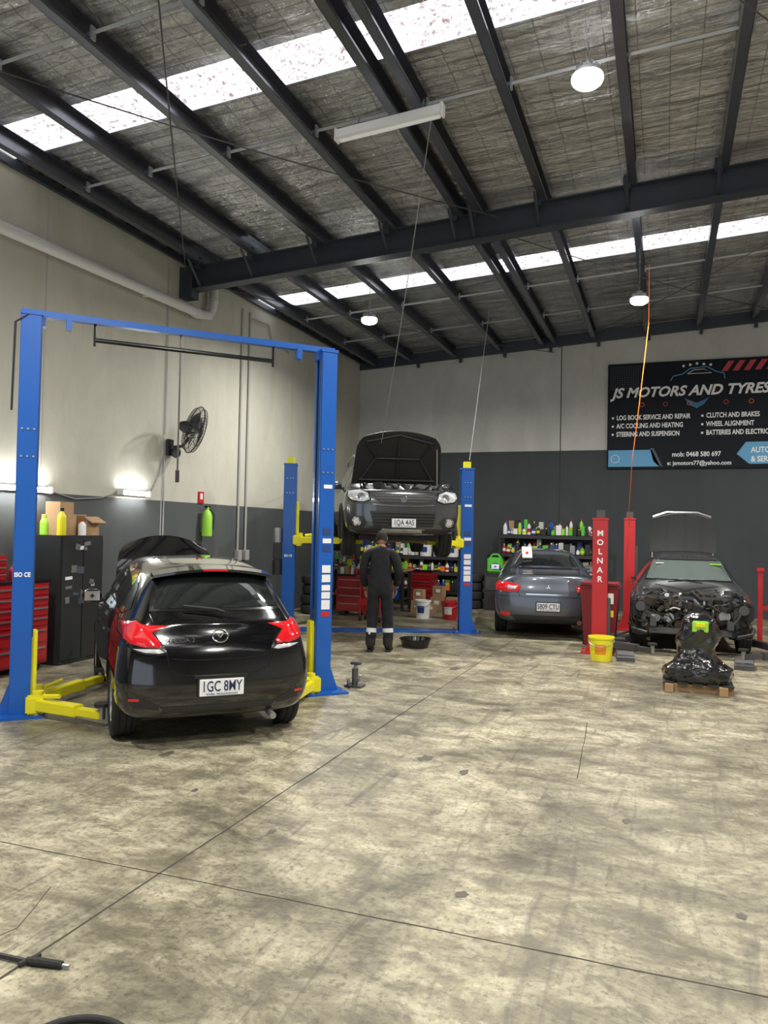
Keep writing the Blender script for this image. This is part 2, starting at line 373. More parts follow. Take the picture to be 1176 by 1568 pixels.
def wall_fan():
    m=MB()
    m.box((WL+.035,10.12,3.0),(.06,.14,.26),'plastic_black',bev=.01)
    m.tube([(WL+.05,10.12,3.0),(WL+.25,10.15,3.02),(WL+.36,10.18,3.16)],.025,'plastic_black',10)
    m.ball((WL+.15,10.13,2.92),(.08,.07,.09),'plastic_black')
    d=Vector((.90,.30,-.30)).normalized(); c=Vector((WL+.50,10.12,3.27))
    X=Matrix.Translation(c)@d.to_track_quat('Z','Y').to_matrix().to_4x4()
    m.lathe([(.0,-.26),(.06,-.25),(.095,-.18),(.1,-.08),(.08,-.04),(.0,-.03)],'plastic_black',X=X)
    R=.38
    for (z,r) in ((-.06,R*.9),(0,R),(.06,R*.93),(.09,R*.62),(.1,R*.3),(-.09,R*.55)):
        m.tube([(r*math.cos(a*pi/18),r*math.sin(a*pi/18),z) for a in range(37)],.005 if r<R else .009,'plastic_black',6,X=X)
    for i in range(44):
        a=2*pi*i/44; ca,sa=math.cos(a),math.sin(a)
        m.tube([(r*ca,r*sa,z) for r,z in ((.06,.105),(R*.3,.1),(R*.62,.09),(R*.93,.06),(R,0),(R*.9,-.06),(R*.55,-.09),(.08,-.1))],.0028,'plastic_black',4,X=X)
    m.lathe([(0,.12),(.06,.115),(.065,.09)],'plastic_black',X=X); m.cyl((0,0,-.05),(0,0,.06),.045,'dark_steel',X=X)
    for i in range(3):
        a0=2*pi*i/3; vs=[];fs=[]
        for j in range(7):
            r=.04+j*.048
            for k in range(5):
                a=a0+(-.1+k*.22)*(.6+.4*j/6); vs.append((r*math.cos(a),r*math.sin(a),.05-k*.022))
        for j in range(6):
            for k in range(4): q=j*5+k; fs.append((q,q+1,q+6,q+5))
        m.raw(vs,fs,'dark_steel',X)
    m.obj('wall_fan')
wall_fan()

m=MB(); X=Matrix.Translation((WL+.12,11.1,1.58))
m.lathe([(0,0),(.085,0),(.09,.03),(.085,.33),(.06,.42),(.03,.45),(.03,.5),(0,.5)],'lime',X=X); m.box((WL+.12,11.1,2.08),(.04,.12,.03),'black_gloss'); m.box((WL+.03,11.1,1.8),(.05,.06,.3),'steel')
m.tube([(WL+.14,11.12,2.05),(WL+.22,11.16,1.95),(WL+.21,11.15,1.7)],.01,'black_gloss',6)
m.obj('fire_extinguisher')
m=MB(); m.box((WL+.012,11.06,2.24),(.015,.16,.2),'red'); m.box((WL+.022,11.06,2.26),(.004,.07,.1),'white'); m.obj('extinguisher_sign')

# ------------------------------------------------------------------ cabinet, tool chest
m=MB()
m.box((-7.2,7.69,.80),(.5,.74,1.6),'cabinet',bev=.01); m.box((-6.947,7.51,.80),(.012,.35,1.5),'cabinet',bev=.004); m.box((-6.947,7.875,.80),(.012,.35,1.5),'cabinet',bev=.004)
m.box((-6.93,7.66,.85),(.025,.02,.12),'steel')
for i in range(17):
    y=7.4+rnd.random()*.55; z=.75+rnd.random()*.75; m.box((-6.939,y,z),(.004,.05+rnd.random()*.08,.03+rnd.random()*.07),rnd.choice(['white','paper','trans_plastic','steel','banner_grey','steel']),rot=(rnd.uniform(-.2,.2),0,0))
m.obj('storage_cabinet')
def bottle(m,x,y,z,r,h,k,cap='white'):
    m.lathe([(0,0),(r,0),(r,h*.62),(r*.9,h*.72),(r*.4,h*.85),(r*.35,h*.9)],k,X=Matrix.Translation((x,y,z)),seg=12)
    m.lathe([(r*.42,h*.88),(r*.42,h),(0,h)],cap,X=Matrix.Translation((x,y,z)),seg=10)
m=MB(); z=1.6
m.box((-7.22,7.55,z+.13),(.28,.3,.26),'cardboard'); m.box((-7.22,7.56,z+.34),(.2,.3,.16),'cardboard',rot=(0,0,.2))
m.box((-7.15,7.9,z+.09),(.3,.26,.18),'cardboard'); m.box((-6.98,7.93,z+.2),(.16,.26,.012),'cardboard',rot=(0,.5,0)); m.box((-7.3,7.95,z+.22),(.12,.26,.012),'cardboard',rot=(0,-.8,0))
bottle(m,-7.05,7.42,z,.055,.34,'yellow','black_gloss'); bottle(m,-7.3,7.40,z,.06,.25,'lime','lime'); bottle(m,-7.0,7.72,z,.05,.2,'white','red')
m.obj('box_and_bottle_cluster')
m=MB()
m.box((-7.17,6.62,.57),(.52,.98,.96),'chest_red',bev=.012)
for i,(z,h) in enumerate([(.95,.11),(.83,.11),(.71,.11),(.59,.11),(.43,.18),(.22,.2)]):
    for yy,ww in ((6.38,.44),(6.86,.44)) if i<4 else ((6.62,.92),):
        m.box((-6.902,yy,z),(.02,ww,h-.012),'chest_red',bev=.004); m.box((-6.885,yy,z+h*.3),(.022,ww*.92,.018),'alloy')
m.box((-7.17,6.62,1.06),(.54,1.0,.03),'black_gloss')
for y in (6.25,7.0):
    for x in (-7.38,-6.98): m.cyl((x-.02,y,.05),(x+.02,y,.05),.05,'rubber'); m.box((x,y,.095),(.05,.06,.04),'steel')
m.box((-7.22,6.36,1.22),(.38,.45,.3),'chest_red',bev=.01)
for z in (1.13,1.21,1.3): m.box((-7.025,6.36,z),(.015,.42,.07),'chest_red',bev=.003); m.box((-7.014,6.36,z+.02),(.015,.4,.012),'alloy')
m.obj('tool_chest')
m=MB()
for i in range(12):
    bottle(m,-7.32+rnd.random()*.3,6.66+i*.037,1.075,.022+rnd.random()*.012,.14+rnd.random()*.1,rnd.choice(['white','red','dark_blue','yellow','plastic_black','steel']),rnd.choice(['white','black_gloss','red']))
m.obj('spray_can_cluster')
m=MB(); m.box((-6.6,7.72,.15),(.24,.16,.26),'trans_plastic',bev=.04); m.box((-6.6,7.72,.29),(.14,.12,.06),'trans_plastic',bev=.02); m.tube([(-6.68,7.72,.28),(-6.62,7.72,.36),(-6.54,7.72,.35),(-6.5,7.72,.27)],.016,'trans_plastic',8); m.cyl((-6.68,7.72,.28),(-6.70,7.72,.36),.025,'black_gloss'); m.obj('plastic_jerry_can')

# ------------------------------------------------------------------ two-post lifts
def lift(name, A, B, H, col, acol, cz, targets, overhead=False, pw=.27, pd=.24, motor=None, letters=None, stickers=False, beam=True):
    A=Vector((*A,0)); B=Vector((*B,0)); C=(A+B)/2; dx=(B-A); Dh=dx.length/2; ang=math.atan2(dx.y,dx.x)
    inv=Matrix.Translation(C)@Matrix.Rotation(ang,4,'Z'); inv=inv.inverted()
    m=MB()
    for s in (-1,1):
        xo=s*(Dh+pd/2)
        m.box((xo,0,H/2),(.016,pw,H),col)
        for y in (-1,1):
            m.box((s*Dh,y*pw/2,H/2),(pd,.014,H),col); m.box((s*(Dh-pd/2),y*(pw/2-.025),H/2),(.014,.05,H),col)
        m.box((s*Dh,0,H),(pd+.03,pw+.03,.03),col)
        m.box((s*(Dh+.02),0,.012),(.46,.46,.024),col)
        for y in (-1,1):
            for x in (-1,1): m.cyl((s*(Dh+.02)+x*.18,y*.18,.02),(s*(Dh+.02)+x*.18,y*.18,.06),.018,'steel',8)
            m.prism([(0,0),(.10,0),(0,.28)],.012,col,X=FX((s*(Dh+pd/2),y*.08,.02),(s,0,0),(0,0,1)))
        m.box((s*(Dh-.02),0,cz+.35),(pd*.75,pw*.74,.85),'dark_steel' if overhead else acol)
        m.box((s*(Dh-pd/2-.03),0,cz+.28),(.05,pw*.62,.75),acol,bev=.01)
        m.box((s*(Dh-pd/2-.05),0,cz),(.16,pw+.2,.16),acol,bev=.015)
        m.cyl((s*(Dh-.02),.05,cz+.6),(s*(Dh-.02),.05,H-.1),.022,'chrome',10)
        m.cyl((s*(Dh-pd/2-.01),-.05,cz+.6),(s*(Dh-pd/2-.01),-.05,H-.1),.006,'dark_steel',6)
        for k in range(2):
            t=targets[s][k]; p=inv@Vector((*t,cz)); y0=(-1 if p.y<0 else 1)*(pw/2+.04)
            a=Vector((s*(Dh-pd/2-.07),y0,cz)); b=Vector((p.x,p.y,cz)); d=(b-a)
            X=FX(a,d,Vector((0,0,1)))
            L=d.length
            m.cyl(a-Vector((0,0,.1)),a+Vector((0,0,.12)),.05,acol,12)
            m.box((L*.33,0,0),(L*.66,.1,.11),acol,X=X,bev=.008); m.box((L*.78,-.004,0),(L*.45,.07,.075),acol,X=X,bev=.006)
            m.cyl(b-Vector((0,0,.04)),b+Vector((0,0,.09)),.03,'steel',10); m.cyl(b+Vector((0,0,.07)),b+Vector((0,0,.10)),.065,'rubber',14)
            m.tube([a+Vector((0,0,.08))+d*.1,a+d*.35+Vector((0,0,.1))],.02,acol,6)
        if stickers and s==1:
            for i,(z,h,k) in enumerate([(1.72,.07,'dark_blue'),(1.62,.05,'white'),(1.54,.07,'dark_blue'),(1.32,.08,'white'),(1.22,.08,'white'),(1.12,.06,'paper'),(1.04,.07,'white'),(.94,.1,'white'),(.84,.05,'red'),(2.2,.04,'white')]):
                m.box((s*Dh+.01,-pw/2-.009,z),(pd*.6,.004,h),k)
        if stickers and s==-1:
            text_to(m,'ISO CE',.055,'text_white',FX((-Dh-.075,-pw/2-.009,1.26),(1,0,0),(0,0,1)),off=.002,sx=.8)
        if stickers:
            for z in (2.35,2.6):
                for x in (-.05,0,.05): m.cyl((s*Dh+x,-pw/2-.004,z),(s*Dh+x,-pw/2-.016,z),.01,'steel',8)
    if overhead:
        m.box((0,0,H+.02),(2*Dh+pd,.08,.06),col); m.box((-Dh+.05,0,H-.05),(.14,.12,.1),col); m.box((Dh-.05,0,H-.05),(.14,.12,.1),col)
        m.box((-Dh+.32,0,H-.04),(.05,.1,.12),col); m.box((Dh-.32,0,H-.05),(.05,.1,.12),col)
        m.cyl((-Dh+.55,0,H-.16),(Dh-.6,0,H-.16),.022,'black_gloss',10)
        for x in (-Dh+.55,Dh-.6): m.cyl((x,0,H-.22),(x,0,H),.012,'black_gloss',8)
        m.cyl((-.10,0,H),(-.10,0,2.2),.009,'dark_steel',8); m.cyl((-.10,0,2.3),(-.10,0,2.18),.02,'plastic_black',8)
        m.tube([(-Dh+.0,-.1,H+.0),(-Dh-.13,-.11,H-.1),(-Dh-.14,-.1,H-.9)],.01,'rubber',6)
    else:
        if beam: m.box((0,0,.02),(2*Dh,.30,.03),col)
        for s in (-1,1): m.box((s*Dh,0,H+.06),(.12,.1,.14),acol)
    if motor:
        s=motor; m.box((s*(Dh+pd/2+.09),-.02,1.35),(.16,.2,.3),'plastic_black',bev=.02); m.cyl((s*(Dh+pd/2+.09),-.02,1.5),(s*(Dh+pd/2+.09),-.02,1.75),.08,'steel',14); m.cyl((s*(Dh+pd/2+.09),-.02,.95),(s*(Dh+pd/2+.09),-.02,1.2),.09,'plastic_black',14)
    if letters:
        for i,ch in enumerate(letters): text_to(m,ch,.115,'text_white',FX((-Dh,-pw/2-.01,H-.25-i*.135),(1,0,0),(0,0,1)),align='CENTER',off=.003)
    return m.obj(name,loc=C,rz=ang)
hA=math.radians(44); hd=Vector((-math.sin(hA),math.cos(hA))); hr=Vector((math.cos(hA),math.sin(hA)))
CC=Vector((-4.6,6.55))
tl=lambda dx,dy:(CC.x+hr.x*dx+hd.x*dy, CC.y+hr.y*dx+hd.y*dy)
lift('two_post_lift',(-5.50,5.34),(-3.47,7.42),3.66,'blue','yellow',.11,{-1:[tl(-.82,-.95),tl(-.74,.7)],1:[tl(.76,-1.0),tl(.76,.7)]},overhead=True,stickers=True,pw=.20,pd=.16)
sA=math.radians(207); SC2=Vector((-4.82,13.05)); sf=Vector((-math.sin(sA),math.cos(sA))); sr=Vector((math.cos(sA),math.sin(sA)))
ts=lambda dx,dy:(SC2.x+sr.x*dx+sf.x*dy, SC2.y+sr.y*dx+sf.y*dy)
lift('two_post_lift',(-6.05,11.6),(-3.26,12.86),2.84,'blue','yellow',1.55,{1:[ts(-.55,1.2),ts(-.55,-.9)],-1:[ts(.55,1.2),ts(.55,-.9)]},motor=-1,stickers=True,pw=.22,pd=.2)
lift('two_post_lift',(-.9,11.65),(1.85,11.75),1.98,'red','dark_steel',.16,{-1:[(-.15,11.15),(-.1,13.3)],1:[(1.0,11.2),(1.0,13.3)]},letters='MOLNAR',pw=.2,pd=.2,beam=False)
lift('two_post_lift',(-.62,14.75),(2.35,14.9),2.05,'red','dark_steel',.9,{-1:[(-.50,14.3),(-.50,15.2)],1:[(2.2,14.0),(2.2,15.5)]},pw=.2,pd=.18,beam=False)

# ------------------------------------------------------------------ cars
def st(y,zb,wl,wm,zm,zs,ws,wr,zre,zr,dy=None,trough=0.,w4=None):
    d=dy or [0]*9
    rows=[(0,zb),(wl*.85,zb),(wl,zb+.07),(wm,zm),(w4 or wm*.99,zs-.1),(ws,zs),(wr,zre),(wr*.6,zr-.008 if not trough else zre-trough),(0,zr if not trough else zre-trough-.02)]
    return [(w,y+d[i],z) for i,(w,z) in enumerate(rows)]
def car_body(name,parent,S,paint,arches,extra_cut=(),bulge=.03):
    vs=[];fs=[]; N=16
    def ring(r): return [r[0]]+r[1:8]+[r[8]]+[(-w,y,z) for (w,y,z) in reversed(r[1:8])]
    for r in S: vs+=ring(r)
    for i in range(len(S)-1):
        for j in range(N):
            a=i*N+j;b=i*N+(j+1)%N; fs.append((a,b,b+N,a+N))
    for ci,sg in ((0,-1),(len(S)-1,1)):
        o=ci*N; cen={1:o,7:o+8}
        for k in range(2,7):
            r=S[ci][k]; cen[k]=len(vs); vs.append((0,r[1]+sg*bulge,r[2]))
        for k in range(1,7):
            R=lambda q:o+q; Lf=lambda q:o+N-q
            fs.append((R(k),cen[k],cen[k+1],R(k+1))); fs.append((cen[k],Lf(k),Lf(k+1),cen[k+1]))
    me=bpy.data.meshes.new(name); me.from_pydata(vs,[],fs)
    b=bmesh.new(); b.from_mesh(me); bmesh.ops.recalc_face_normals(b,faces=b.faces[:]); b.to_mesh(me); b.free()
    for k in (paint,'plastic_black'): me.materials.append(M[k])
    o=bpy.data.objects.new(name,me); COL.objects.link(o)
    sub=o.modifiers.new('s','SUBSURF'); sub.levels=3; sub.render_levels=3
    cut=bmesh.new()
    for (y,z,r,xi) in arches:
        for s in (-1,1):
            bmesh.ops.create_cone(cut,cap_ends=True,segments=40,radius1=r,radius2=r,depth=.6,matrix=Matrix.Translation((s*(xi+.3),y,z))@Matrix.Rotation(pi/2,4,'Y'))
    for (c,sz) in extra_cut:
        bmesh.ops.create_cube(cut,size=1,matrix=Matrix.Translation(c)@Matrix.Diagonal((*sz,1)))
    cm=bpy.data.meshes.new('cut')
    for f in cut.faces: f.material_index=1
    cut.to_mesh(cm); cut.free()
    for k in (paint,'plastic_black'): cm.materials.append(M[k])
    co=bpy.data.objects.new('cut',cm); COL.objects.link(co)
    bo=o.modifiers.new('b','BOOLEAN'); bo.object=co; bo.operation='DIFFERENCE'; bo.solver='EXACT'
    bpy.context.view_layer.update()
    nm=bpy.data.meshes.new_from_object(o.evaluated_get(bpy.context.evaluated_depsgraph_get()))
    o.modifiers.clear(); o.data=nm; bpy.data.objects.remove(co)
    nm.polygons.foreach_set('use_smooth',[True]*len(nm.polygons)); nm.set_sharp_from_angle(angle=math.radians(40))
    bvh=BVHTree.FromPolygons([v.co.copy() for v in nm.vertices],[tuple(p.vertices) for p in nm.polygons])
    o.parent=parent
    return o,bvh
AX={'y-':(lambda a,b:Vector((a,-6,b)),Vector((0,1,0))),'y+':(lambda a,b:Vector((a,6,b)),Vector((0,-1,0))),
    'x-':(lambda a,b:Vector((-6,a,b)),Vector((1,0,0))),'x+':(lambda a,b:Vector((6,a,b)),Vector((-1,0,0))),'z':(lambda a,b:Vector((a,b,6)),Vector((0,0,-1)))}
def proj(m,bvh,poly,axis,k,off=.005,edge=.002,maxlen=.07):
    b=bmesh.new(); vs=[b.verts.new((p[0],p[1],0)) for p in poly]; b.faces.new(vs)
    bmesh.ops.triangulate(b,faces=b.faces[:])
    for it in range(7):
        es=[e for e in b.edges if e.calc_length()>maxlen]
        if not es: break
        bmesh.ops.subdivide_edges(b,edges=es,cuts=1); bmesh.ops.triangulate(b,faces=b.faces[:])
    fo,d=AX[axis]
    bd={v for e in b.edges if e.is_boundary for v in e.verts}
    for v in b.verts:
        o=fo(v.co.x,v.co.y); h=bvh.ray_cast(o,d)
        if h[0] is None:
            h=bvh.find_nearest(o+d*(6-1.9 if axis!='z' else 5))
        n=h[1]; n = n if n.dot(d)<0 else -n
        e=edge if v in bd else off
        v.co=h[0]+n*e
    m.bm(b,k)
def line(m,bvh,pts,axis,k='black_gloss',w=.005,off=.003):
    for p,q in zip(pts[:-1],pts[1:]):
        p=Vector(p);q=Vector(q); t=(q-p).normalized(); s=Vector((-t.y,t.x))*w/2
        proj(m,bvh,[p-s,q-s,q+s,p+s],axis,k,off,off,.08)
def mir(p): return [(-x,z) for x,z in p]
def wheel(m,x,y,z,R,w,side,rim='alloy',spokes=5,steer=0.):
    X=Matrix.Translation((x,y,z))@Matrix.Rotation(steer,4,'Z')@Matrix.Rotation(side*pi/2,4,'Y')
    r=R*.64; h=w/2
    m.lathe([(r,-h*.85),(R*.82,-h),(R*.95,-h*.9),(R,-h*.7),(R,-h*.36),(R*.975,-h*.34),(R*.975,-h*.28),(R,-h*.26),(R,h*.26),(R*.975,h*.28),(R*.975,h*.34),(R,h*.36),(R,h*.7),(R*.95,h*.9),(R*.82,h),(r,h*.85)],'rubber',X=X,seg=48,closed=True)
    m.lathe([(r+.005,-h*.8),(r+.005,h*.82),(r-.01,h*.84),(r-.022,h*.6),(r-.03,-h*.7)],rim,X=X,seg=40,closed=True)
    m.cyl((0,0,-h*.2),(0,0,h*.0),r*.72,'dark_steel',28,X=X)
    m.lathe([(.0,h*.55),(.03,h*.55),(.055,h*.45),(.06,h*.2)],rim,X=X,seg=18)
    for i in range(spokes):
        a=2*pi*i/spokes; Y=X@Matrix.Rotation(a,4,'Z')
        for q in (-1,1):
            vs=[(.03,q*.008,h*.5),(.03,q*.045,h*.45),(r-.01,q*.055+.0,h*.68),(r-.01,q*.018,h*.72),(.03,q*.008,h*.2),(.03,q*.045,h*.2),(r-.01,q*.055,h*.4),(r-.01,q*.018,h*.4)]
            m.raw(vs,[(0,1,2,3),(4,7,6,5),(0,4,5,1),(1,5,6,2),(2,6,7,3),(3,7,4,0)],rim,Y)
def plate(m,c,facing,txt,w=.372,h=.134):
    X=FX(c,(-facing,0,0),(0,0,1))
    m.box((0,0,-.004),(w+.03,h+.03,.012),'plastic_black',X=X); m.box((0,0,.004),(w,h,.008),'plate_white',X=X,bev=.003)
    text_to(m,txt,.118,'plate_text',X@Matrix.Translation((0,-.030,.0085)),align='CENTER',off=.001,sx=.70)
    text_to(m,'VICTORIA - THE EDUCATION STATE',.018,'plate_text',X@Matrix.Translation((0,-.058,.0085)),align='CENTER',sx=.9)
def open_panel(m,hinge,ang,L,w0,w1,top,under,crown=.05,taper=.35,curve=.10,fwd=1):
    n=10;q=12;vs=[];fs=[]
    for side in (0,1):
        for i in range(n+1):
            t=i/n; w=(w0+(w1-w0)*t)*(1-taper*max(0,t-.75)**2*6)/2
            for j in range(q+1):
                u=-1+2*j/q
                y=t*L - (u*u)*L*.10*t; z=crown*(1-u*u) - curve*t*t - (.018 if side else 0)*(1 if 0<i<n and 0<j<q else .5)
                yy=fwd*(y*math.cos(ang)) - fwd*(z*math.sin(ang)); zz=y*math.sin(ang)+z*math.cos(ang)
                vs.append((u*w,hinge[0]+yy,hinge[1]+zz))
    W=q+1; K=(n+1)*W
    f1=[];f2=[]
    for i in range(n):
        for j in range(q):
            a=i*W+j; f1.append((a,a+1,a+W+1,a+W)); f2.append((K+a,K+a+W,K+a+W+1,K+a+1))
    ed=[]
    for i in range(n):
        for j in (0,q): a=i*W+j; ed.append((a,a+W,K+a+W,K+a))
    for j in range(q):
        for i in (0,n): a=i*W+j; ed.append((a,a+1,K+a+1,K+a))
    m.raw(vs,f1,top); m.raw(vs,f2+ed,under)
    def P(u,t,dz=-.03):
        w=(w0+(w1-w0)*t)*(1-taper*max(0,t-.75)**2*6)/2; y=t*L-(u*u)*L*.10*t; z=crown*(1-u*u)-curve*t*t+dz
        return (u*w,hinge[0]+fwd*(y*math.cos(ang)-z*math.sin(ang)),hinge[1]+y*math.sin(ang)+z*math.cos(ang))
    for rib in ([(-.8,.1),(-.5,.5),(-.8,.85)],[(.8,.1),(.5,.5),(.8,.85)],[(-.5,.5),(.5,.5)],[(-.85,.1),(.85,.1)],[(-.8,.86),(0,.93),(.8,.86)],[(0,.1),(0,.9)]):
        m.tube([P(*r) for r in rib],.018,under,6)
def mirror(m,x,y,z,s,k):
    m.ball((x+s*.12,y,z+.03),(.11,.06,.075),k,u=16,v=10); m.box((x+s*.12,y-.052,z+.03),(.16,.01,.1),'chrome',bev=.003); m.box((x+s*.02,y,z-.02),(.1,.05,.04),'plastic_black',bev=.01)
def clutter(m,x0,x1,y0,y1,z0,z1,n,seed,cols=('plastic_black','dark_steel','steel','grease','black_gloss')):
    r=random.Random(seed)
    for i in range(n):
        c=(r.uniform(x0,x1),r.uniform(y0,y1),r.uniform(z0,z1)); t=r.random(); k=r.choice(cols)
        if t<.35: m.box(c,(r.uniform(.05,.22),r.uniform(.05,.2),r.uniform(.04,.14)),k,rot=(r.uniform(-.3,.3),r.uniform(-.3,.3),r.uniform(-1,1)),bev=.01)
        elif t<.6:
            d=Vector((r.uniform(-1,1),r.uniform(-1,1),r.uniform(-1,1))).normalized()*r.uniform(.04,.1); m.cyl(Vector(c)-d,Vector(c)+d,r.uniform(.02,.06),k,14)
        else:
            p=[Vector(c)]; d=Vector((r.uniform(-1,1),r.uniform(-1,1),r.uniform(-.5,.5))).normalized()
            for q in range(7):
                d=(d+Vector((r.uniform(-1,1),r.uniform(-1,1),r.uniform(-.8,.8)))*.5).normalized(); v=p[-1]+d*.06
                v.x=min(x1,max(x0,v.x)); v.y=min(y1,max(y0,v.y)); v.z=min(z1+.05,max(z0,v.z)); p.append(v)
            m.tube(p,r.uniform(.008,.022),k,8)

def hatchback():
    par=empty('hatchback_car',(CC.x,CC.y,0),hA); par.scale=(.93,.985,.985)
    S=[st(-1.95,.27,.64,.76,.50,.88,.62,.50,.98,1.00,[.08,.07,.03,0,.06,.12,.15,.14,.13],w4=.68),
       st(-1.80,.22,.80,.865,.50,.93,.73,.61,1.03,1.06,[0,0,0,0,.01,.03,.06,.06,.05],w4=.79),
       st(-1.42,.20,.82,.87,.50,.95,.765,.555,1.35,1.43,[0,0,0,0,0,0,0,-.06,-.08],w4=.83),
       st(-1.28,.20,.82,.87,.50,.945,.785,.57,1.385,1.455),
       st(-.85,.19,.82,.865,.50,.94,.81,.60,1.42,1.48),
       st(-.1,.19,.82,.865,.50,.93,.82,.62,1.435,1.495),
       st(.45,.19,.82,.865,.50,.92,.82,.61,1.405,1.465),
       st(.65,.19,.82,.865,.50,.915,.82,.58,1.35,1.40),
       st(1.2,.20,.82,.86,.50,.91,.80,.68,.95,.99),
       st(1.28,.20,.82,.86,.50,.90,.80,.66,.92,.95,trough=.2),
       st(1.66,.20,.80,.84,.48,.82,.77,.60,.84,.86,trough=.2),
       st(1.78,.22,.74,.80,.46,.74,.72,.55,.78,.80),
       st(1.95,.26,.58,.66,.44,.62,.58,.45,.67,.69)]
    o,bvh=car_body('body',par,S,'black_paint',[(-1.26,.30,.355,.58),(1.23,.30,.355,.58)])
    m=MB()
    proj(m,bvh,[(-.57,1.08),(.57,1.08),(.55,1.22),(.47,1.345),(.3,1.365),(-.3,1.365),(-.47,1.345),(-.55,1.22)],'y-','black_gloss',.003,.003)
    proj(m,bvh,[(-.535,1.10),(.535,1.10),(.51,1.21),(.44,1.325),(.28,1.34),(-.28,1.34),(-.44,1.325),(-.51,1.21)],'y-','car_glass',.008,.006)
    proj(m,bvh,[(-.62,1.03),(.62,1.03),(.54,1.37),(-.54,1.37)],'y+','screen_glass',.006,.003)
    for s,ax in ((-1,'x-'),(1,'x+')):
        proj(m,bvh,[(-1.42,1.08),(-1.25,1.02),(-.62,.98),(.2,.96),(.98,.96),(.62,1.27),(.42,1.37),(0,1.40),(-.6,1.39),(-1.05,1.34),(-1.3,1.22)],ax,'car_glass',.007,.003)
        line(m,bvh,[(-.42,.97),(-.42,1.39)],ax,'black_paint',.07,.009)
        line(m,bvh,[(.42,.93),(.45,.28)],ax); line(m,bvh,[(-.42,.95),(-.46,.28),(.45,.24)],ax); line(m,bvh,[(-.98,.95),(-1.0,.68),(-.85,.5),(-.8,.28)],ax)
        line(m,bvh,[(-1.8,.82),(-1.3,.80),(-.4,.78),(.8,.72)],ax,'black_gloss',.004)
        for yy in (-.72,.12):
            h=bvh.ray_cast(Vector((s*3,yy,.83)),Vector((-s,0,0)))[0]; m.box((h.x+s*.02,yy,.83),(.03,.17,.03),'black_paint',bev=.01)
    for f in (lambda p:p, mir):
        proj(m,bvh,f([(.77,.985),(.67,1.02),(.58,.96),(.465,.83),(.445,.775),(.49,.755),(.61,.765),(.72,.795),(.78,.84)]),'y-','black_gloss',.006,.002,.04)
        proj(m,bvh,f([(.765,.975),(.67,1.005),(.59,.95),(.49,.84),(.50,.81),(.62,.815),(.72,.84),(.77,.87)]),'y-','tail_red',.022,.009,.04)
        proj(m,bvh,f([(.64,.805),(.50,.80),(.465,.775),(.51,.768),(.62,.778),(.71,.805)]),'y-','lens',.014,.008,.04)
        proj(m,bvh,f([(.74,.43),(.66,.43),(.66,.41),(.74,.41)]),'y-','tail_red',.006,.003,.05)
    for ax,s in (('x-',-1),('x+',1)):
        proj(m,bvh,[(-1.80,.975),(-1.68,.99),(-1.60,.97),(-1.68,.90),(-1.76,.84),(-1.82,.84)],ax,'tail_red',.014,.004,.05)
    line(m,bvh,[(-.445,.77),(-.42,.64),(-.30,.60),(.30,.60),(.42,.64),(.445,.77)],'y-',w=.007)
    line(m,bvh,[(-.84,.74),(-.66,.73),(-.445,.765)],'y-',w=.005); line(m,bvh,[(.84,.74),(.66,.73),(.445,.765)],'y-',w=.005)
    line(m,bvh,[(-.57,1.06),(-.47,.82)],'y-',w=.005); line(m,bvh,[(.57,1.06),(.47,.82)],'y-',w=.005)
    line(m,bvh,[(-.42,.73),(-.2,.71),(.2,.71),(.42,.73)],'y-','black_gloss',.006)
    proj(m,bvh,[(-.50,.36),(.50,.36),(.44,.30),(-.44,.30)],'y-','plastic_black',.004,.002)
    for s in (-1,1): proj(m,bvh,[(s*.68,.45),(s*.50,.37),(s*.50,.33),(s*.7,.36)],'y-','plastic_black',.004,.002)
    h=bvh.ray_cast(Vector((0,-5,.46)),Vector((0,1,0)))[0]; plate(m,(0,h.y-.02,.50),-1,'1GC 8MY')
    m.box((0,h.y-.005,.585),(.46,.04,.022),'black_paint',bev=.01)
    h=bvh.ray_cast(Vector((0,-5,.89)),Vector((0,1,0)))[0]; X=FX((0,h.y-.012,.89),(1,0,0),(0,.35,1))
    m.tube([(.066*math.cos(a*pi/14),.052*math.sin(a*pi/14),0) for a in range(29)],.0065,'chrome',8,X=X)
    m.tube([(-.06,.012,0),(-.03,.022,0),(0,-.012,0),(.03,.022,0),(.06,.012,0)],.006,'chrome',6,X=X)
    h=bvh.ray_cast(Vector((-.36,-5,.84)),Vector((0,1,0)))[0]; text_to(m,'MAZDA 2',.052,'chrome',FX((-.46,h.y-.012,.85),(1,-.05,0),(0,.3,1)),sx=1.1)
    n=12; vs=[];fs=[]
    for i in range(n+1):
        u=-1+2*i/n; x=u*.53; yb=-1.60+.06*u*u; z=1.428-.055*u*u
        vs+=[(x,-1.36,z+.012),(x,yb,z-.012),(x,yb,z-.035),(x,-1.40,z-.05)]
    for i in range(n):
        for j in range(4): a=i*4+j; b=i*4+(j+1)%4; fs.append((a,b,b+4,a+4))
    fs+=[(0,1,2,3),tuple(reversed(range(n*4,n*4+4)))]
    m.raw(vs,fs,'black_paint'); m.box((0,-1.603,1.406),(.22,.01,.014),'tail_red')
    m.tube([(.05,-1.80,1.10),(.05,-1.80,1.075),(-.02,-1.79,1.10),(-.30,-1.76,1.13)],.009,'plastic_black',6)
    m.cyl((.45,-1.98,.24),(.45,-1.75,.25),.028,'steel',12)
    mirror(m,-.80,.66,.98,-1,'black_paint'); mirror(m,.80,.66,.98,1,'black_paint')
    open_panel(m,(1.16,.99),math.radians(52),.88,1.30,1.10,'black_paint','plastic_black',crown=.07,curve=.12)
    clutter(m,-.5,.5,1.3,1.65,.62,.84,36,3); m.tube([(.5,1.62,.82),(.45,1.5,1.4)],.008,'steel',6)
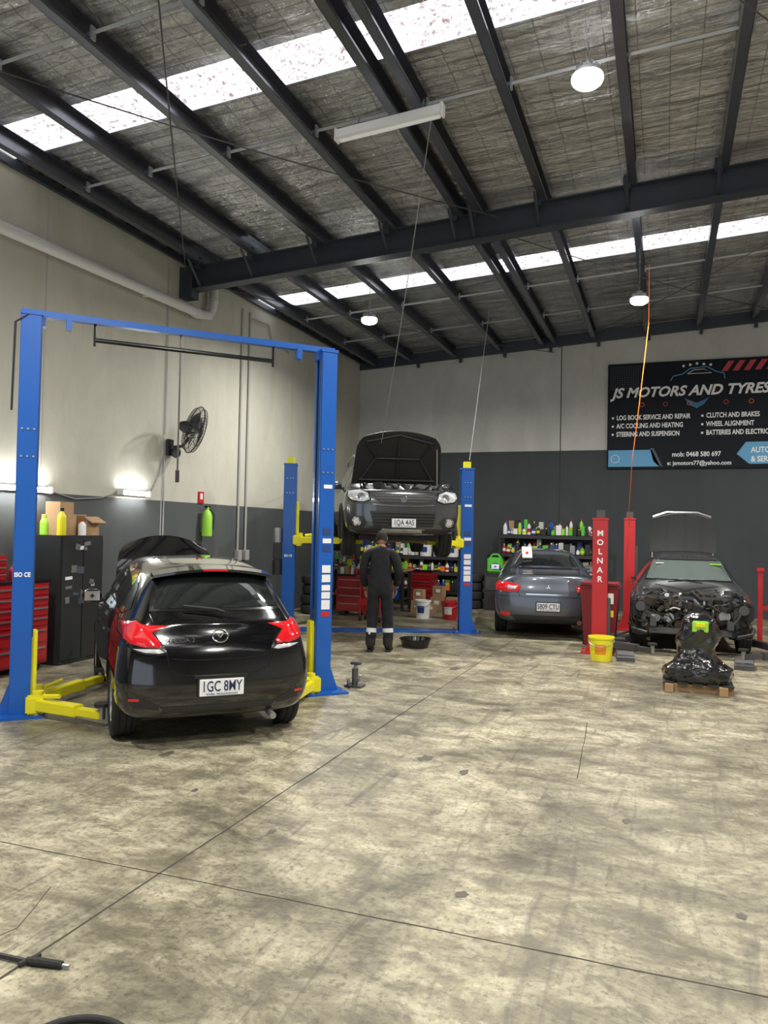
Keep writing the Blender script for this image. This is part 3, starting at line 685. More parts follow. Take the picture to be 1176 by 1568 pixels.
    for f in (lambda p:p, mir): proj(m,bvh,f([(.70,.66),(.52,.60),(.46,.66),(.62,.74),(.72,.74)]),'y+','lens',.012,.004,.05)
    proj(m,bvh,[(-.4,.52),(.4,.52),(.36,.36),(-.36,.36)],'y+','plastic_black',.004,.002)
    m.obj('body_details',par)
    m=MB()
    for s in (-1,1):
        for y in (-1.26,1.23): wheel(m,s*.745,y,.303,.303,.19,s,spokes=7)
    m.box((0,0,.22),(1.2,3.2,.06),'plastic_black'); m.cyl((-.7,-1.26,.28),(.7,-1.26,.28),.04,'dark_steel'); m.ball((.3,-1.55,.26),(.28,.14,.08),'dark_steel')
    m.obj('wheels',par)
hatchback()

def suv():
    LZ=1.36
    par=empty('raised_suv_car',(SC2.x,SC2.y,LZ),sA)
    S=[st(-2.28,.36,.66,.76,.60,.98,.70,.58,1.08,1.10,[.05,.05,0,0,.04,.08,.1,.1,.1]),
       st(-2.15,.30,.82,.88,.62,1.04,.83,.68,1.13,1.16),
       st(-1.95,.28,.86,.91,.62,1.07,.86,.66,1.5,1.56,[0,0,0,0,0,0,0,-.05,-.05]),
       st(-1.6,.28,.87,.92,.62,1.07,.87,.68,1.60,1.67),
       st(-.8,.28,.87,.925,.62,1.06,.875,.69,1.65,1.72),
       st(.1,.28,.87,.925,.62,1.05,.875,.68,1.64,1.71),
       st(.5,.28,.87,.925,.62,1.05,.87,.65,1.58,1.64),
       st(1.25,.28,.87,.92,.62,1.06,.87,.76,1.12,1.16),
       st(1.33,.28,.87,.92,.62,1.06,.87,.74,1.09,1.12,trough=.22),
       st(1.98,.30,.87,.92,.62,1.03,.87,.72,1.06,1.07,trough=.22),
       st(2.10,.32,.86,.91,.60,1.00,.85,.68,1.045,1.055),
       st(2.27,.34,.74,.84,.58,.92,.77,.60,1.00,1.015,[-.06,-.05,0,0,0,-.02,-.04,-.04,-.04])]
    o,bvh=car_body('body',par,S,'grey_paint',[(-1.36,.36,.42,.6),(1.34,.36,.42,.6)])
    m=MB()
    proj(m,bvh,[(-.70,1.19),(.70,1.19),(.60,1.60),(-.60,1.60)],'y+','screen_glass',.006,.003)
    for s,ax in ((-1,'x-'),(1,'x+')):
        proj(m,bvh,[(-1.95,1.14),(-1.2,1.10),(.95,1.09),(.55,1.42),(.35,1.53),(-.4,1.58),(-1.4,1.55),(-1.85,1.45)],ax,'car_glass',.007,.003)
        for y in (-.55,-1.45): line(m,bvh,[(y,1.09),(y,1.56)],ax,'black_gloss',.08,.009)
        line(m,bvh,[(.62,1.06),(.66,.36)],ax); line(m,bvh,[(-.48,1.06),(-.5,.36),(.66,.34)],ax)
        proj(m,bvh,[(-2.2,.42),(-1.85,.42),(-1.85,.32),(-2.2,.34)],ax,'plastic_black'); proj(m,bvh,[(-.9,.42),(.9,.42),(.9,.30),(-.9,.30)],ax,'plastic_black')
        m.tube([(s*.905,yc+.44*math.cos(a*pi/12),.36+.44*math.sin(a*pi/12)) for yc in (1.34,) for a in range(-1,14)],.03,'plastic_black',8)
        m.tube([(s*.905,yc+.44*math.cos(a*pi/12),.36+.44*math.sin(a*pi/12)) for yc in (-1.36,) for a in range(-1,14)],.03,'plastic_black',8)
        m.tube([(s*.62,.2,1.70),(s*.63,.1,1.74),(s*.64,-1.3,1.735),(s*.62,-1.6,1.67)],.018,'alloy',8)
    for f in (lambda p:p, mir):
        proj(m,bvh,f([(.50,.84),(.53,.97),(.68,1.02),(.86,1.00),(.88,.90),(.80,.82),(.62,.80)]),'y+','black_gloss',.006,.003,.05)
        proj(m,bvh,f([(.53,.855),(.555,.955),(.68,1.0),(.84,.985),(.855,.90),(.79,.84),(.63,.82)]),'y+','lens',.02,.009,.05)
        h=bvh.ray_cast(Vector((f([(.66,.90)])[0][0],5,.90)),Vector((0,-1,0)))[0]; X=FX((h.x,h.y+.018,.90),(-1,0,0),(0,0,1)); m.lathe([(.06,0),(.055,.012),(.04,.006),(0,.004)],'lens_dark',X=X)
        proj(m,bvh,f([(.86,.60),(.62,.60),(.56,.50),(.62,.42),(.84,.44)]),'y+','plastic_black',.004,.002,.06)
        h=bvh.ray_cast(Vector((f([(.72,.52)])[0][0],5,.52)),Vector((0,-1,0)))[0]; X=FX((h.x,h.y+.012,.52),(-1,0,0),(0,0,1))
        m.lathe([(.066,-.02),(.075,.0),(.058,.01),(.05,0)],'chrome',X=X); m.lathe([(0,.004),(.05,.002)],'lens',X=X)
    proj(m,bvh,[(-.47,.95),(.47,.95),(.45,.86),(.32,.80),(-.32,.80),(-.45,.86)],'y+','plastic_black',.004,.003)
    proj(m,bvh,[(-.52,.68),(.52,.68),(.46,.44),(-.46,.44)],'y+','plastic_black',.004,.003)
    for z,w in ((.92,.45),(.88,.44),(.835,.38)): line(m,bvh,[(-w,z),(w,z)],'y+','dark_steel',.012,.012)
    line(m,bvh,[(-.48,.785),(-.2,.765),(.2,.765),(.48,.785)],'y+','chrome',.020,.014)
    for z in (.64,.595,.55,.505): line(m,bvh,[(-.48,z),(.48,z)],'y+','black_gloss',.012,.012)
    proj(m,bvh,[(-.82,.42),(.82,.42),(.70,.345),(-.70,.345)],'y+','plastic_black',.006,.003)
    proj(m,bvh,[(-.34,.41),(.34,.41),(.30,.355),(-.30,.355)],'y+','alloy',.012,.009)
    h=bvh.ray_cast(Vector((0,5,.87)),Vector((0,-1,0)))[0]; X=FX((0,h.y+.02,.87),(-1,0,0),(0,0,1))
    m.lathe([(0,.012),(.045,.01),(.055,0)],'chrome',X=X)
    h=bvh.ray_cast(Vector((0,5,.52)),Vector((0,-1,0)))[0]; plate(m,(0,h.y+.035,.50),1,'1QA 4AS')
    open_panel(m,(1.28,1.15),math.radians(66),.95,1.50,1.36,'grey_paint','plastic_black',crown=.06,curve=.10)
    m.tube([(-.66,1.5,1.02),(-.62,1.62,1.90)],.01,'steel',6)
    clutter(m,-.62,.62,1.4,1.95,.86,1.08,90,11,('plastic_black','plastic_black','dark_steel','steel','black_gloss'))
    m.box((0,1.65,1.02),(.5,.32,.10),'dark_steel',bev=.03); m.box((-.4,1.55,1.02),(.2,.25,.16),'black_gloss',bev=.02); m.ball((.48,1.8,1.04),(.09,.09,.07),'trans_plastic')
    mirror(m,-.86,.68,1.12,-1,'grey_paint'); mirror(m,.86,.68,1.12,1,'grey_paint')
    m.obj('body_details',par)
    m=MB()
    for s in (-1,1):
        for y in (-1.36,1.34):
            wheel(m,s*.79,y,.31,.355,.225,s,spokes=5); m.cyl((s*.3,y,.33),(s*.75,y,.33),.03,'dark_steel'); m.tube([(s*.3,y-.25,.28),(s*.66,y,.24),(s*.3,y+.2,.28)],.028,'dark_steel',8); m.cyl((s*.58,y,.3),(s*.55,y,.75),.05,'dark_steel')
    m.box((0,.0,.27),(1.3,3.6,.08),'plastic_black',bev=.02); m.box((0,1.45,.26),(.9,.5,.12),'dark_steel',bev=.03); m.box((0,-1.3,.26),(.8,.4,.1),'dark_steel',bev=.03)
    m.tube([(.1,1.2,.22),(.1,.3,.20),(.15,-.9,.2),(.4,-1.6,.24),(.45,-2.2,.28)],.035,'steel',10); m.tube([(.1,.2,.2),(.1,-.3,.2)],.09,'steel',12)
    for (x,y) in ((-.55,1.2),(.55,1.2),(-.55,-.9),(.55,-.9)): m.box((x,y,.305),(.1,.3,.06),'dark_steel')
    m.obj('wheels_and_chassis',par)
suv()

gA=math.radians(11); GC=Vector((-2.22,14.82))
def sedan_stations(front_strip=False):
    S=[st(-2.26,.30,.68,.80,.52,.88,.73,.58,1.02,1.04,[.05,.05,0,0,.02,.05,.07,.07,.07]),
       st(-2.12,.25,.80,.88,.52,.95,.82,.65,1.055,1.085),
       st(-1.78,.22,.83,.885,.52,.97,.82,.62,1.07,1.095),
       st(-1.66,.22,.83,.885,.52,.97,.82,.60,1.085,1.105),
       st(-.98,.20,.83,.88,.52,.97,.82,.55,1.36,1.41),
       st(-.75,.20,.83,.88,.52,.97,.82,.56,1.395,1.45),
       st(-.1,.20,.83,.88,.52,.96,.82,.57,1.42,1.475),
       st(.35,.20,.83,.88,.52,.95,.82,.56,1.39,1.445),
       st(.55,.20,.83,.88,.52,.945,.82,.54,1.33,1.38),
       st(1.22,.21,.83,.88,.52,.94,.81,.68,.98,1.02)]
    if front_strip:
        S+=[st(1.30,.22,.83,.88,.52,.93,.81,.70,.95,.98,trough=.3), st(1.85,.24,.80,.86,.52,.86,.79,.68,.88,.9,trough=.34), st(1.95,.30,.72,.80,.52,.80,.74,.60,.82,.84,trough=.32)]
    else:
        S+=[st(1.6,.21,.82,.87,.50,.90,.80,.64,.93,.96), st(2.0,.23,.78,.83,.48,.80,.74,.56,.83,.85), st(2.26,.27,.6,.7,.46,.66,.6,.46,.70,.72)]
    return S
def sedan():
    par=empty('sedan_car',(GC.x,GC.y,0),gA)
    o,bvh=car_body('body',par,sedan_stations(),'slate_paint',[(-1.32,.32,.375,.6),(1.31,.32,.375,.6)])
    m=MB()
    proj(m,bvh,[(-.60,1.13),(.60,1.13),(.47,1.365),(-.47,1.365)],'y-','car_glass',.007,.003)
    proj(m,bvh,[(-.64,1.05),(.64,1.05),(.52,1.36),(-.52,1.36)],'y+','screen_glass',.007,.003)
    for s,ax in ((-1,'x-'),(1,'x+')):
        proj(m,bvh,[(-1.45,1.06),(-.9,1.0),(.95,.985),(.55,1.24),(.3,1.34),(-.2,1.37),(-.8,1.34),(-1.2,1.2)],ax,'car_glass',.007,.003)
        line(m,bvh,[(-.3,1.0),(-.28,1.36)],ax,'black_gloss',.08,.009); line(m,bvh,[(-.3,.98),(-.32,.3),(.62,.28),(.6,.95)],ax); line(m,bvh,[(-1.1,1.0),(-1.1,.75),(-.95,.5)],ax)
        proj(m,bvh,[(-2.2,.90),(-1.98,.92),(-2.0,.80),(-2.2,.78)],ax,'tail_red',.012,.004,.05)
    for f in (lambda p:p, mir):
        proj(m,bvh,f([(.85,.94),(.60,.92),(.44,.87),(.47,.79),(.66,.77),(.85,.80)]),'y-','tail_red',.018,.004,.05)
        proj(m,bvh,f([(.66,.88),(.52,.86),(.53,.82),(.66,.82)]),'y-','lens',.024,.019,.05)
        proj(m,bvh,f([(.78,.44),(.62,.44),(.62,.38),(.78,.38)]),'y-','tail_red',.008,.003,.05)
    line(m,bvh,[(-.62,1.02),(-.50,.80),(-.46,.70),(.46,.70),(.50,.80),(.62,1.02)],'y-',w=.008); line(m,bvh,[(-.85,.70),(.85,.70)],'y-',w=.006)
    line(m,bvh,[(-.36,.74),(.36,.74)],'y-','chrome',.02,.012)
    proj(m,bvh,[(-.62,.40),(.62,.40),(.50,.29),(-.50,.29)],'y-','plastic_black',.006,.003)
    h=bvh.ray_cast(Vector((0,-5,.52)),Vector((0,1,0)))[0]; plate(m,(0,h.y-.02,.54),-1,'S809 CTU')
    h=bvh.ray_cast(Vector((0,-5,.86)),Vector((0,1,0)))[0]; X=FX((0,h.y-.01,.86),(1,0,0),(0,.1,1))
    for i in range(3):
        a=pi/2+i*2*pi/3; m.prism([(0,0),(.016*math.cos(a+.6),.016*math.sin(a+.6)),(.045*math.cos(a),.045*math.sin(a)),(.016*math.cos(a-.6),.016*math.sin(a-.6))],.006,'chrome',X=X)
    n=14;vs=[];fs=[]
    for i in range(n+1):
        u=-1+2*i/n; x=u*.68; z=1.19-.03*abs(u)**3; y=-2.08+.12*u*u
        vs+=[(x,y-.09,z+.02),(x,y+.10,z),(x,y+.10,z-.02),(x,y-.09,z-.008)]
    for i in range(n):
        for j in range(4): a=i*4+j;b=i*4+(j+1)%4; fs.append((a,b,b+4,a+4))
    fs+=[(0,1,2,3),tuple(reversed(range(n*4,n*4+4)))]; m.raw(vs,fs,'slate_paint')
    for s in (-1,1): m.box((s*.5,-2.02,1.12),(.03,.12,.14),'slate_paint')
    m.box((-.33,-1.15,1.40),(.17,.02,.30),'paper',rot=(-.9,0,.05)); m.box((-.33,-1.20,1.40),(.05,.01,.05),'red',rot=(-.9,0,0))
    m.tube([(-.55,-1.4,1.2),(-.4,-1.1,1.44),(.0,-1.0,1.47)],.006,'rope',6)
    mirror(m,-.80,.66,1.02,-1,'slate_paint'); mirror(m,.80,.66,1.02,1,'slate_paint'); m.cyl((.5,-2.28,.3),(.5,-2.1,.3),.04,'chrome')
    for f in (lambda p:p, mir): proj(m,bvh,f([(.74,.68),(.50,.64),(.46,.70),(.66,.78),(.75,.77)]),'y+','lens',.012,.004,.05)
    m.obj('body_details',par)
    m=MB()
    for s in (-1,1):
        for y in (-1.32,1.31): wheel(m,s*.77,y,.318,.318,.21,s)
    m.box((0,0,.23),(1.3,3.4,.06),'plastic_black'); m.obj('wheels',par)
sedan()

dA=math.radians(181); DC=Vector((.33,14.0))
def dismantled():
    par=empty('dismantled_car',(DC.x,DC.y,0),dA)
    S=sedan_stations(True)
    o,bvh=car_body('body',par,S,'charcoal_paint',[(-1.32,.32,.375,.6),(1.31,.32,.385,.58)],extra_cut=[((0,1.80,.50),(1.12,.7,.66))],bulge=0.)
    m=MB()
    proj(m,bvh,[(-.66,1.04),(.66,1.04),(.54,1.365),(-.54,1.365)],'y+','black_gloss',.004,.003)
    proj(m,bvh,[(-.63,1.06),(.63,1.06),(.51,1.345),(-.51,1.345)],'y+','screen_glass',.009,.007)
    for s,ax in ((-1,'x-'),(1,'x+')):
        proj(m,bvh,[(-1.45,1.06),(-.9,1.0),(.95,.985),(.55,1.24),(.3,1.34),(-.2,1.37),(-.8,1.34),(-1.2,1.2)],ax,'car_glass',.007,.003)
        line(m,bvh,[(-.3,1.0),(-.28,1.36)],ax,'black_gloss',.08,.009); line(m,bvh,[(-.3,.98),(-.32,.3),(.62,.28),(.6,.95)],ax)
    m.tube([(.3,1.28,1.03),(-.05,1.2,1.06),(-.4,1.17,1.07)],.008,'black_gloss',6); m.tube([(-.2,1.28,1.03),(.2,1.2,1.06),(.5,1.17,1.07)],.008,'black_gloss',6)
    for s in (-1,1):
        m.box((s*.52,1.75,.48),(.09,.9,.12),'dark_steel',bev=.01); m.box((s*.62,1.95,.62),(.10,.10,.42),'dark_steel',bev=.01); m.box((s*.56,1.5,.82),(.26,.3,.12),'grease',bev=.04); m.cyl((s*.56,1.5,.86),(s*.56,1.5,.94),.08,'dark_steel')
        m.box((s*.76,1.98,.66),(.16,.10,.24),'plastic_black',bev=.02,rot=(0,0,s*.25)); m.cyl((s*.70,2.03,.70),(s*.70,2.08,.70),.07,'dark_steel',16); m.tube([(s*.8,1.95,.78),(s*.72,2.1,.6),(s*.78,2.05,.42),(s*.66,2.1,.34)],.012,'black_gloss',6)
        m.tube([(s*.85,1.9,.42),(s*.8,2.1,.36),(s*.6,2.18,.32)],.03,'plastic_black',8)
    m.box((0,2.02,.84),(1.3,.05,.05),'dark_steel',bev=.01); m.box((0,2.08,.36),(1.15,.07,.09),'dark_steel',bev=.01)
    m.box((-.12,1.75,.74),(.52,.42,.2),'dark_steel',bev=.04); m.box((-.1,1.78,.86),(.40,.30,.06),'plastic_black',bev=.02)
    for i in range(4): m.tube([(-.3+i*.12,1.85,.82),(-.3+i*.12,2.0,.80),(-.3+i*.12,2.03,.66),(-.3+i*.12,1.96,.56)],.026,'steel',10)
    m.box((.36,1.72,.78),(.22,.18,.18),'black_gloss',bev=.01); m.cyl((.3,1.98,.55),(.3,2.08,.55),.07,'steel'); m.cyl((-.45,1.98,.6),(-.45,2.06,.6),.08,'steel'); m.cyl((-.2,2.0,.5),(-.2,2.06,.5),.05,'dark_steel')
    clutter(m,-.66,.66,1.55,2.1,.36,.90,190,21,('plastic_black','dark_steel','grease','black_gloss','steel','grease','plastic_black'))
    clutter(m,-.8,.8,1.9,2.08,.30,.82,70,22,('plastic_black','dark_steel','grease','black_gloss'))
    open_panel(m,(-1.2,1.44),math.radians(50),1.05,1.16,1.24,'charcoal_paint','plastic_black',crown=.05,curve=.10,fwd=-1)
    a=math.radians(50)
    def P(u,t,dz):
        y=t*1.05; z=.05*(1-u*u)-.10*t*t+dz; return (u*.56,-1.2-(y*math.cos(a)-z*math.sin(a)),1.44+y*math.sin(a)+z*math.cos(a))
    m.raw([P(-.85,.12,-.055),P(.85,.12,-.055),P(.8,.58,-.065),P(-.8,.58,-.065)],[(0,1,2,3)],'screen_glass')
    m.tube([P(-.95,.93,-.02),P(-.5,1.0,.01),P(.5,1.0,.01),P(.95,.93,-.02)],.028,'alloy',8)
    for s in (-1,1): m.cyl((s*.54,-1.35,1.2),(s*.52,-1.62,1.86),.012,'steel',8)
    h=bvh.ray_cast(Vector((-.45,5,1.28)),Vector((0,-1,0)))[0]; m.box((-.42,h.y+.03,1.29),(.17,.01,.06),'lime',rot=(-1.0,0,0)); m.box((.42,h.y+.03,1.29),(.12,.01,.05),'paper',rot=(-1.0,0,0))
    m.obj('body_details',par)
    m=MB()
    for s in (-1,1):
        wheel(m,s*.77,-1.32,.318,.318,.21,s)
        wheel(m,s*.77,1.31,.318,.318,.20,s,rim='dark_steel')
    m.box((0,-.4,.23),(1.3,2.8,.06),'plastic_black'); m.obj('wheels',par)
dismantled()

# ------------------------------------------------------------------ wrapped engine on pallet
m=MB()
for y in (9.24,9.58): m.box((.36,y,.045),(.74,.09,.09),'wood')
for i in range(5): m.box((.36+(-2+i)*.155,9.41,.10),(.115,.56,.02),'plastic_black')
for x in (.06,.62): m.box((x,9.12,.05),(.09,.09,.09),'wood')
m.obj('pallet')
def blob(k,cx,cy,z0,prof,seed):
    m=MB(); vs=[];fs=[];seg=48
    for i,(rx,ry,z,ox) in enumerate(prof):
        for j in range(seg):
            a=2*pi*j/seg; n=1+.20*noise.noise((math.cos(a)*1.7+seed,math.sin(a)*1.7,z*6))+.07*noise.noise((math.cos(a)*7,math.sin(a)*7+seed,z*18))
            q=max(abs(math.cos(a)),abs(math.sin(a)))**-.35
            vs.append((cx+ox+rx*q*n*math.cos(a),cy+ry*q*n*math.sin(a),z0+z))
    for i in range(len(prof)-1):
        for j in range(seg): fs.append((i*seg+j,i*seg+(j+1)%seg,(i+1)*seg+(j+1)%seg,(i+1)*seg+j))
    fs.append(tuple(reversed(range(seg)))); fs.append(tuple((len(prof)-1)*seg+j for j in range(seg)))
    m.raw(vs,fs,k); return m
pr=[(.33,.25,0,0),(.36,.26,.06,0),(.35,.25,.14,0),(.27,.22,.2,0),(.21,.2,.28,-.02),(.19,.18,.38,-.02),(.22,.2,.46,0),(.23,.2,.54,.02),(.2,.19,.62,.02),(.18,.15,.70,.02),(.08,.06,.76,.02)]
def dens(pr,n=4):
    o=[]
    for a,b in zip(pr[:-1],pr[1:]):
        for i in range(n): o.append(tuple(a[k]+(b[k]-a[k])*i/n for k in range(4)))
    return o+[pr[-1]]
m=blob('wrap',.36,9.4,.115,dens(pr),4); m.box((.38,9.19,.74),(.17,.03,.13),'lime',rot=(.15,0,.1),bev=.01); m.box((.38,9.17,.76),(.1,.03,.04),'yellow',rot=(.15,0,.1)); m.obj('wrapped_engine',ang=60)

m=MB()
def taper(m,c,b,t,z0,z1,k):
    vs=[(c[0]+sx*w[0]/2,c[1]+sy*w[1]/2,z) for w,z in ((b,z0),(t,z1)) for sx,sy in ((-1,-1),(1,-1),(1,1),(-1,1))]
    m.raw(vs,[(3,2,1,0),(4,5,6,7),(0,1,5,4),(1,2,6,5),(2,3,7,6),(3,0,4,7)],k)
bc=(-.93,12.2)
taper(m,bc,(.44,.42),(.56,.52),.06,.93,'bin_red'); m.box((bc[0],bc[1],.945),(.60,.56,.04),'bin_red',bev=.01); m.box((bc[0],bc[1]-.02,.985),(.58,.58,.05),'bin_red',bev=.02); m.cyl((bc[0]-.28,bc[1]+.26,.1),(bc[0]+.28,bc[1]+.26,.1),.1,'rubber'); m.cyl((bc[0]-.26,bc[1]+.31,.97),(bc[0]+.26,bc[1]+.31,.97),.018,'bin_red')
m.box((bc[0]+.16,bc[1]-.262,.78),(.1,.004,.16),'paper'); m.box((bc[0]+.16,bc[1]-.248,.55),(.1,.004,.1),'yellow')
m.obj('wheelie_bin')
def bucket(name,x,y,r,h,k,label=None):
    m=MB(); X=Matrix.Translation((x,y,0)); m.lathe([(0,0),(r*.82,0),(r*.98,h*.92),(r*1.05,h*.92),(r*1.05,h),(r*.97,h),(r*.8,.02),(0,.02)],k,X=X,seg=28)
    m.tube([(x+r*1.03*math.cos(a*pi/10),y-r*.25*math.sin(a*pi/10)-r*.9*math.sin(a*pi/10),h*.86-.08*math.sin(a*pi/10)) for a in range(11)],.006,'steel',6)
    if label:
        vs=[];fs=[]
        for i in range(7):
            a=-pi/2-.5+i/6
            for z in (h*.3,h*.7): rr=r*(.82+.16*z/h)+.003; vs.append((x+rr*math.cos(a),y+rr*math.sin(a),z))
        for i in range(6): fs.append((2*i,2*i+2,2*i+3,2*i+1))
        m.raw(vs,fs,label)
    m.obj(name)
bucket('yellow_bucket',-.82,10.98,.17,.33,'yellow','amber'); bucket('red_bucket',-4.0,14.6,.17,.36,'red','paper'); bucket('white_bucket',-4.55,14.55,.16,.36,'white','dark_blue')
m=MB(); m.lathe([(0,0),(.19,0),(.23,.12),(.24,.12),(.24,.135),(.215,.13),(.18,.02),(0,.02)],'black_gloss',X=Matrix.Translation((-3.5,10.85,0)),seg=30); m.obj('oil_drain_pan')
m=MB(); x,y=-3.22,7.82
m.box((x,y,.012),(.2,.16,.024),'dark_steel',bev=.005); m.cyl((x,y,.02),(x,y,.2),.035,'dark_steel'); m.cyl((x,y,.2),(x+.01,y,.25),.02,'steel'); m.box((x+.01,y,.26),(.12,.07,.03),'dark_steel',bev=.008); m.box((x-.05,y-.05,.05),(.03,.22,.04),'dark_steel',rot=(0,0,.5)); m.tube([(x+.03,y-.03,.06),(x+.1,y-.12,.1),(x+.12,y-.14,.16)],.012,'steel',8)
m.obj('bottle_jack')
m=MB()
m.tube([(-2.62,2.34,.014),(-2.34,2.36,.014)],.010,'plastic_black',10); m.tube([(-2.35,2.36,.016),(-2.31,2.37,.016),(-2.20,2.39,.016)],[.014,.017,.014],'rubber',10); m.tube([(-2.36,2.33,.014),(-2.33,2.41,.018)],.010,'plastic_black',8); m.tube([(-2.2,2.39,.014),(-2.17,2.395,.014)],.008,'steel',8)
m.obj('breaker_bar')
m=MB(); m.tube([(-1.80+.19*math.cos(a*pi/20),2.03+.16*math.sin(a*pi/20),.014) for a in range(41)],.012,'rubber',10); m.obj('rubber_ring')
for (x,y,r) in ((-.38,11.1,.1),(1.12,11.1,-.1)):
    m=MB(); m.prism([(-.22,0),(.22,0),(.22,.05),(.05,.11),(-.10,.11),(-.22,.03)],.24,'dark_steel',X=FX((.0,.12,0),(0,-1,0),(0,0,1)))
    for i in range(5): m.box((.0-.12,.1-i*.06,.115),(.22,.015,.01),'steel')
    m.obj('wheel_ramp',loc=(x,y,0),rz=r)

# ------------------------------------------------------------------ shelving and benches at the back
KC=['white','red','dark_blue','yellow','plastic_black','lime','orange','trans_plastic','steel','paper','green','blue','white','plastic_black','plastic_black','dark_blue','white']
def shelf(name,x0,x1,y,depth,levels,H,k='shelf_black'):
    m=MB()
    for x in (x0,x1):
        for yy in (y-depth/2,y+depth/2): m.box((x,yy,H/2),(.04,.04,H),k)
    for z in levels: m.box(((x0+x1)/2,y,z),(x1-x0+.04,depth,.03),k); m.box(((x0+x1)/2,y-depth/2,z-.03),(x1-x0+.04,.02,.06),k)
    m.box(((x0+x1)/2,y+depth/2,H/2),(x1-x0,.01,H-.1),k); m.obj(name)
def items(name,x0,x1,y,depth,levels,hmax,seed,rows=2):
    r=random.Random(seed); m=MB()
    for z in levels:
        for q in range(rows):
            x=x0+.03
            while x<x1-.08:
                w=r.uniform(.06,.13); h=r.uniform(.12,hmax)*(1.1 if q else .9)
                yy=y+(-.28+.4*q)*depth; k=r.choice(KC)
                if r.random()<.62:
                    rr=min(w/2,.05); bottle(m,x+w/2,yy,z+.016,rr,h,k,r.choice(['white','black_gloss','red','yellow']))
                    if r.random()<.6: m.lathe([(rr+.001,h*.2),(rr+.001,h*.5)],r.choice(['paper','yellow','red','dark_blue']),X=Matrix.Translation((x+w/2,yy,z+.016)),seg=12)
                else: m.box((x+w/2,yy,z+.016+h/2),(w*.95,depth*.3,h),r.choice(KC+['cardboard','cardboard']),bev=.004)
                x+=w+r.uniform(.0,.02)
    m.obj(name)
shelf('storage_shelf',-3.62,-1.5,17.75,.5,[.3,.8,1.25,1.68],1.72)
items('bottle_collection',-3.6,-1.5,17.72,.45,[1.695],.36,5); items('bottle_collection',-3.6,-1.5,17.72,.45,[.815,1.265],.30,6)
shelf('storage_shelf',-7.2,-4.6,17.75,.5,[.3,.75,1.12],1.16)
items('bottle_collection',-7.2,-5.65,17.72,.45,[1.135],.36,8); items('parts_collection',-7.2,-4.6,17.72,.45,[.765],.30,9); items('parts_collection',-7.2,-4.6,17.72,.45,[.315],.34,10)
m=MB()
for i in range(3): m.lathe([(0,0),(.145,0),(.15,.33),(.158,.33),(.158,.36),(0,.37)],'white',X=Matrix.Translation((-5.48+i*.34,17.7,1.136)),seg=20); m.box((-5.48+i*.34,17.548,1.30),(.14,.01,.12),'dark_blue')
m.obj('plastic_drum_row')
m=MB(); m.box((-6.2,15.7,.88),(1.9,.65,.05),'wood')
for x in (-7.1,-5.3):
    for y in (15.45,15.95): m.box((x,y,.43),(.06,.06,.86),'shelf_black')
m.box((-6.2,15.7,.25),(1.8,.6,.03),'shelf_black'); m.obj('workbench')
items('parts_collection',-7.05,-5.35,15.66,.5,[.89],.30,14); items('parts_collection',-7.05,-5.35,15.66,.5,[.25],.4,15)
def chest(x,y):
    m=MB()
    m.box((x,y,.45),(.6,.45,.7),'chest_red',bev=.01)
    for i in range(4): m.box((x,y-.23,.22+i*.16),(.54,.02,.13),'chest_red',bev=.004); m.box((x,y-.245,.25+i*.16),(.48,.02,.015),'alloy')
    for a in (x-.22,x+.22):
        for b in (y-.15,y+.15): m.cyl((a,b-.015,.05),(a,b+.015,.05),.05,'rubber'); m.box((a,b,.095),(.04,.04,.03),'steel')
    m.box((x,y,.82),(.62,.47,.04),'black_gloss'); m.obj('tool_chest')
chest(-5.95,14.3); chest(-5.3,16.9)
items('parts_collection',-6.22,-5.68,14.3,.4,[.825],.24,41,2)
m=MB()
for (x,y,z,s) in ((-4.75,16.3,.14,.28),(-4.72,16.3,.40,.24),(-4.4,16.35,.14,.28),(-4.95,15.5,.13,.26),(-4.93,15.5,.38,.22),(-4.62,15.4,.1,.2)):
    m.box((x,y,z),(s,s*.8,s),'cardboard',rot=(0,0,rnd.uniform(-.15,.15))); m.box((x,y-s*.42,z+.02),(s*.4,.01,s*.3),'paper')
m.obj('cardboard_boxes')
def tyre_stack(name,x,y,n,R=.31):
    m=MB()
    for i in range(n): m.lathe([(R*.6,-.08),(R*.85,-.1),(R*.98,-.07),(R,-.03),(R,.03),(R*.98,.07),(R*.85,.1),(R*.6,.08),(R*.66,0)],'rubber',X=Matrix.Translation((x+rnd.uniform(-.02,.02),y,.1+i*.2)),seg=32,closed=True)
    m.obj(name)
tyre_stack('tyre_stack',-6.75,14.2,4); tyre_stack('tyre_stack',-4.15,17.0,4,.28)
m=MB(); m.box((-3.60,16.95,.42),(.40,.4,.84),'shelf_black',bev=.01); m.box((-3.60,16.74,.6),(.34,.01,.3),'dark_steel'); m.obj('side_cabinet')
m=MB(); m.box((-3.60,16.95,1.01),(.34,.2,.34),'green',bev=.03); m.tube([(-3.72,16.95,1.18),(-3.66,16.95,1.25),(-3.54,16.95,1.25),(-3.48,16.95,1.18)],.02,'green',8); m.cyl((-3.74,16.95,1.17),(-3.76,16.95,1.24),.03,'black_gloss'); m.obj('green_jerry_can')
m=MB(); m.box((-5.25,13.55,.36),(.5,.35,.12),'red',bev=.02); m.box((-5.25,13.55,.85),(.55,.4,.06),'red',bev=.01)
for x in (-5.45,-5.05):
    for y in (13.42,13.7): m.cyl((x,y,.05),(x,y,.85),.018,'red',8); m.cyl((x-.015,y,.05),(x+.015,y,.05),.05,'rubber')
m.obj('service_trolley')
items('parts_collection',-5.48,-5.02,13.55,.3,[.87],.22,31,1)
m=MB()
for x in (1.45,1.65):
    m.box((x,13.6,.6),(.07,.07,1.2),'red'); m.box((x,13.6,1.23),(.11,.11,.06),'red',bev=.01)
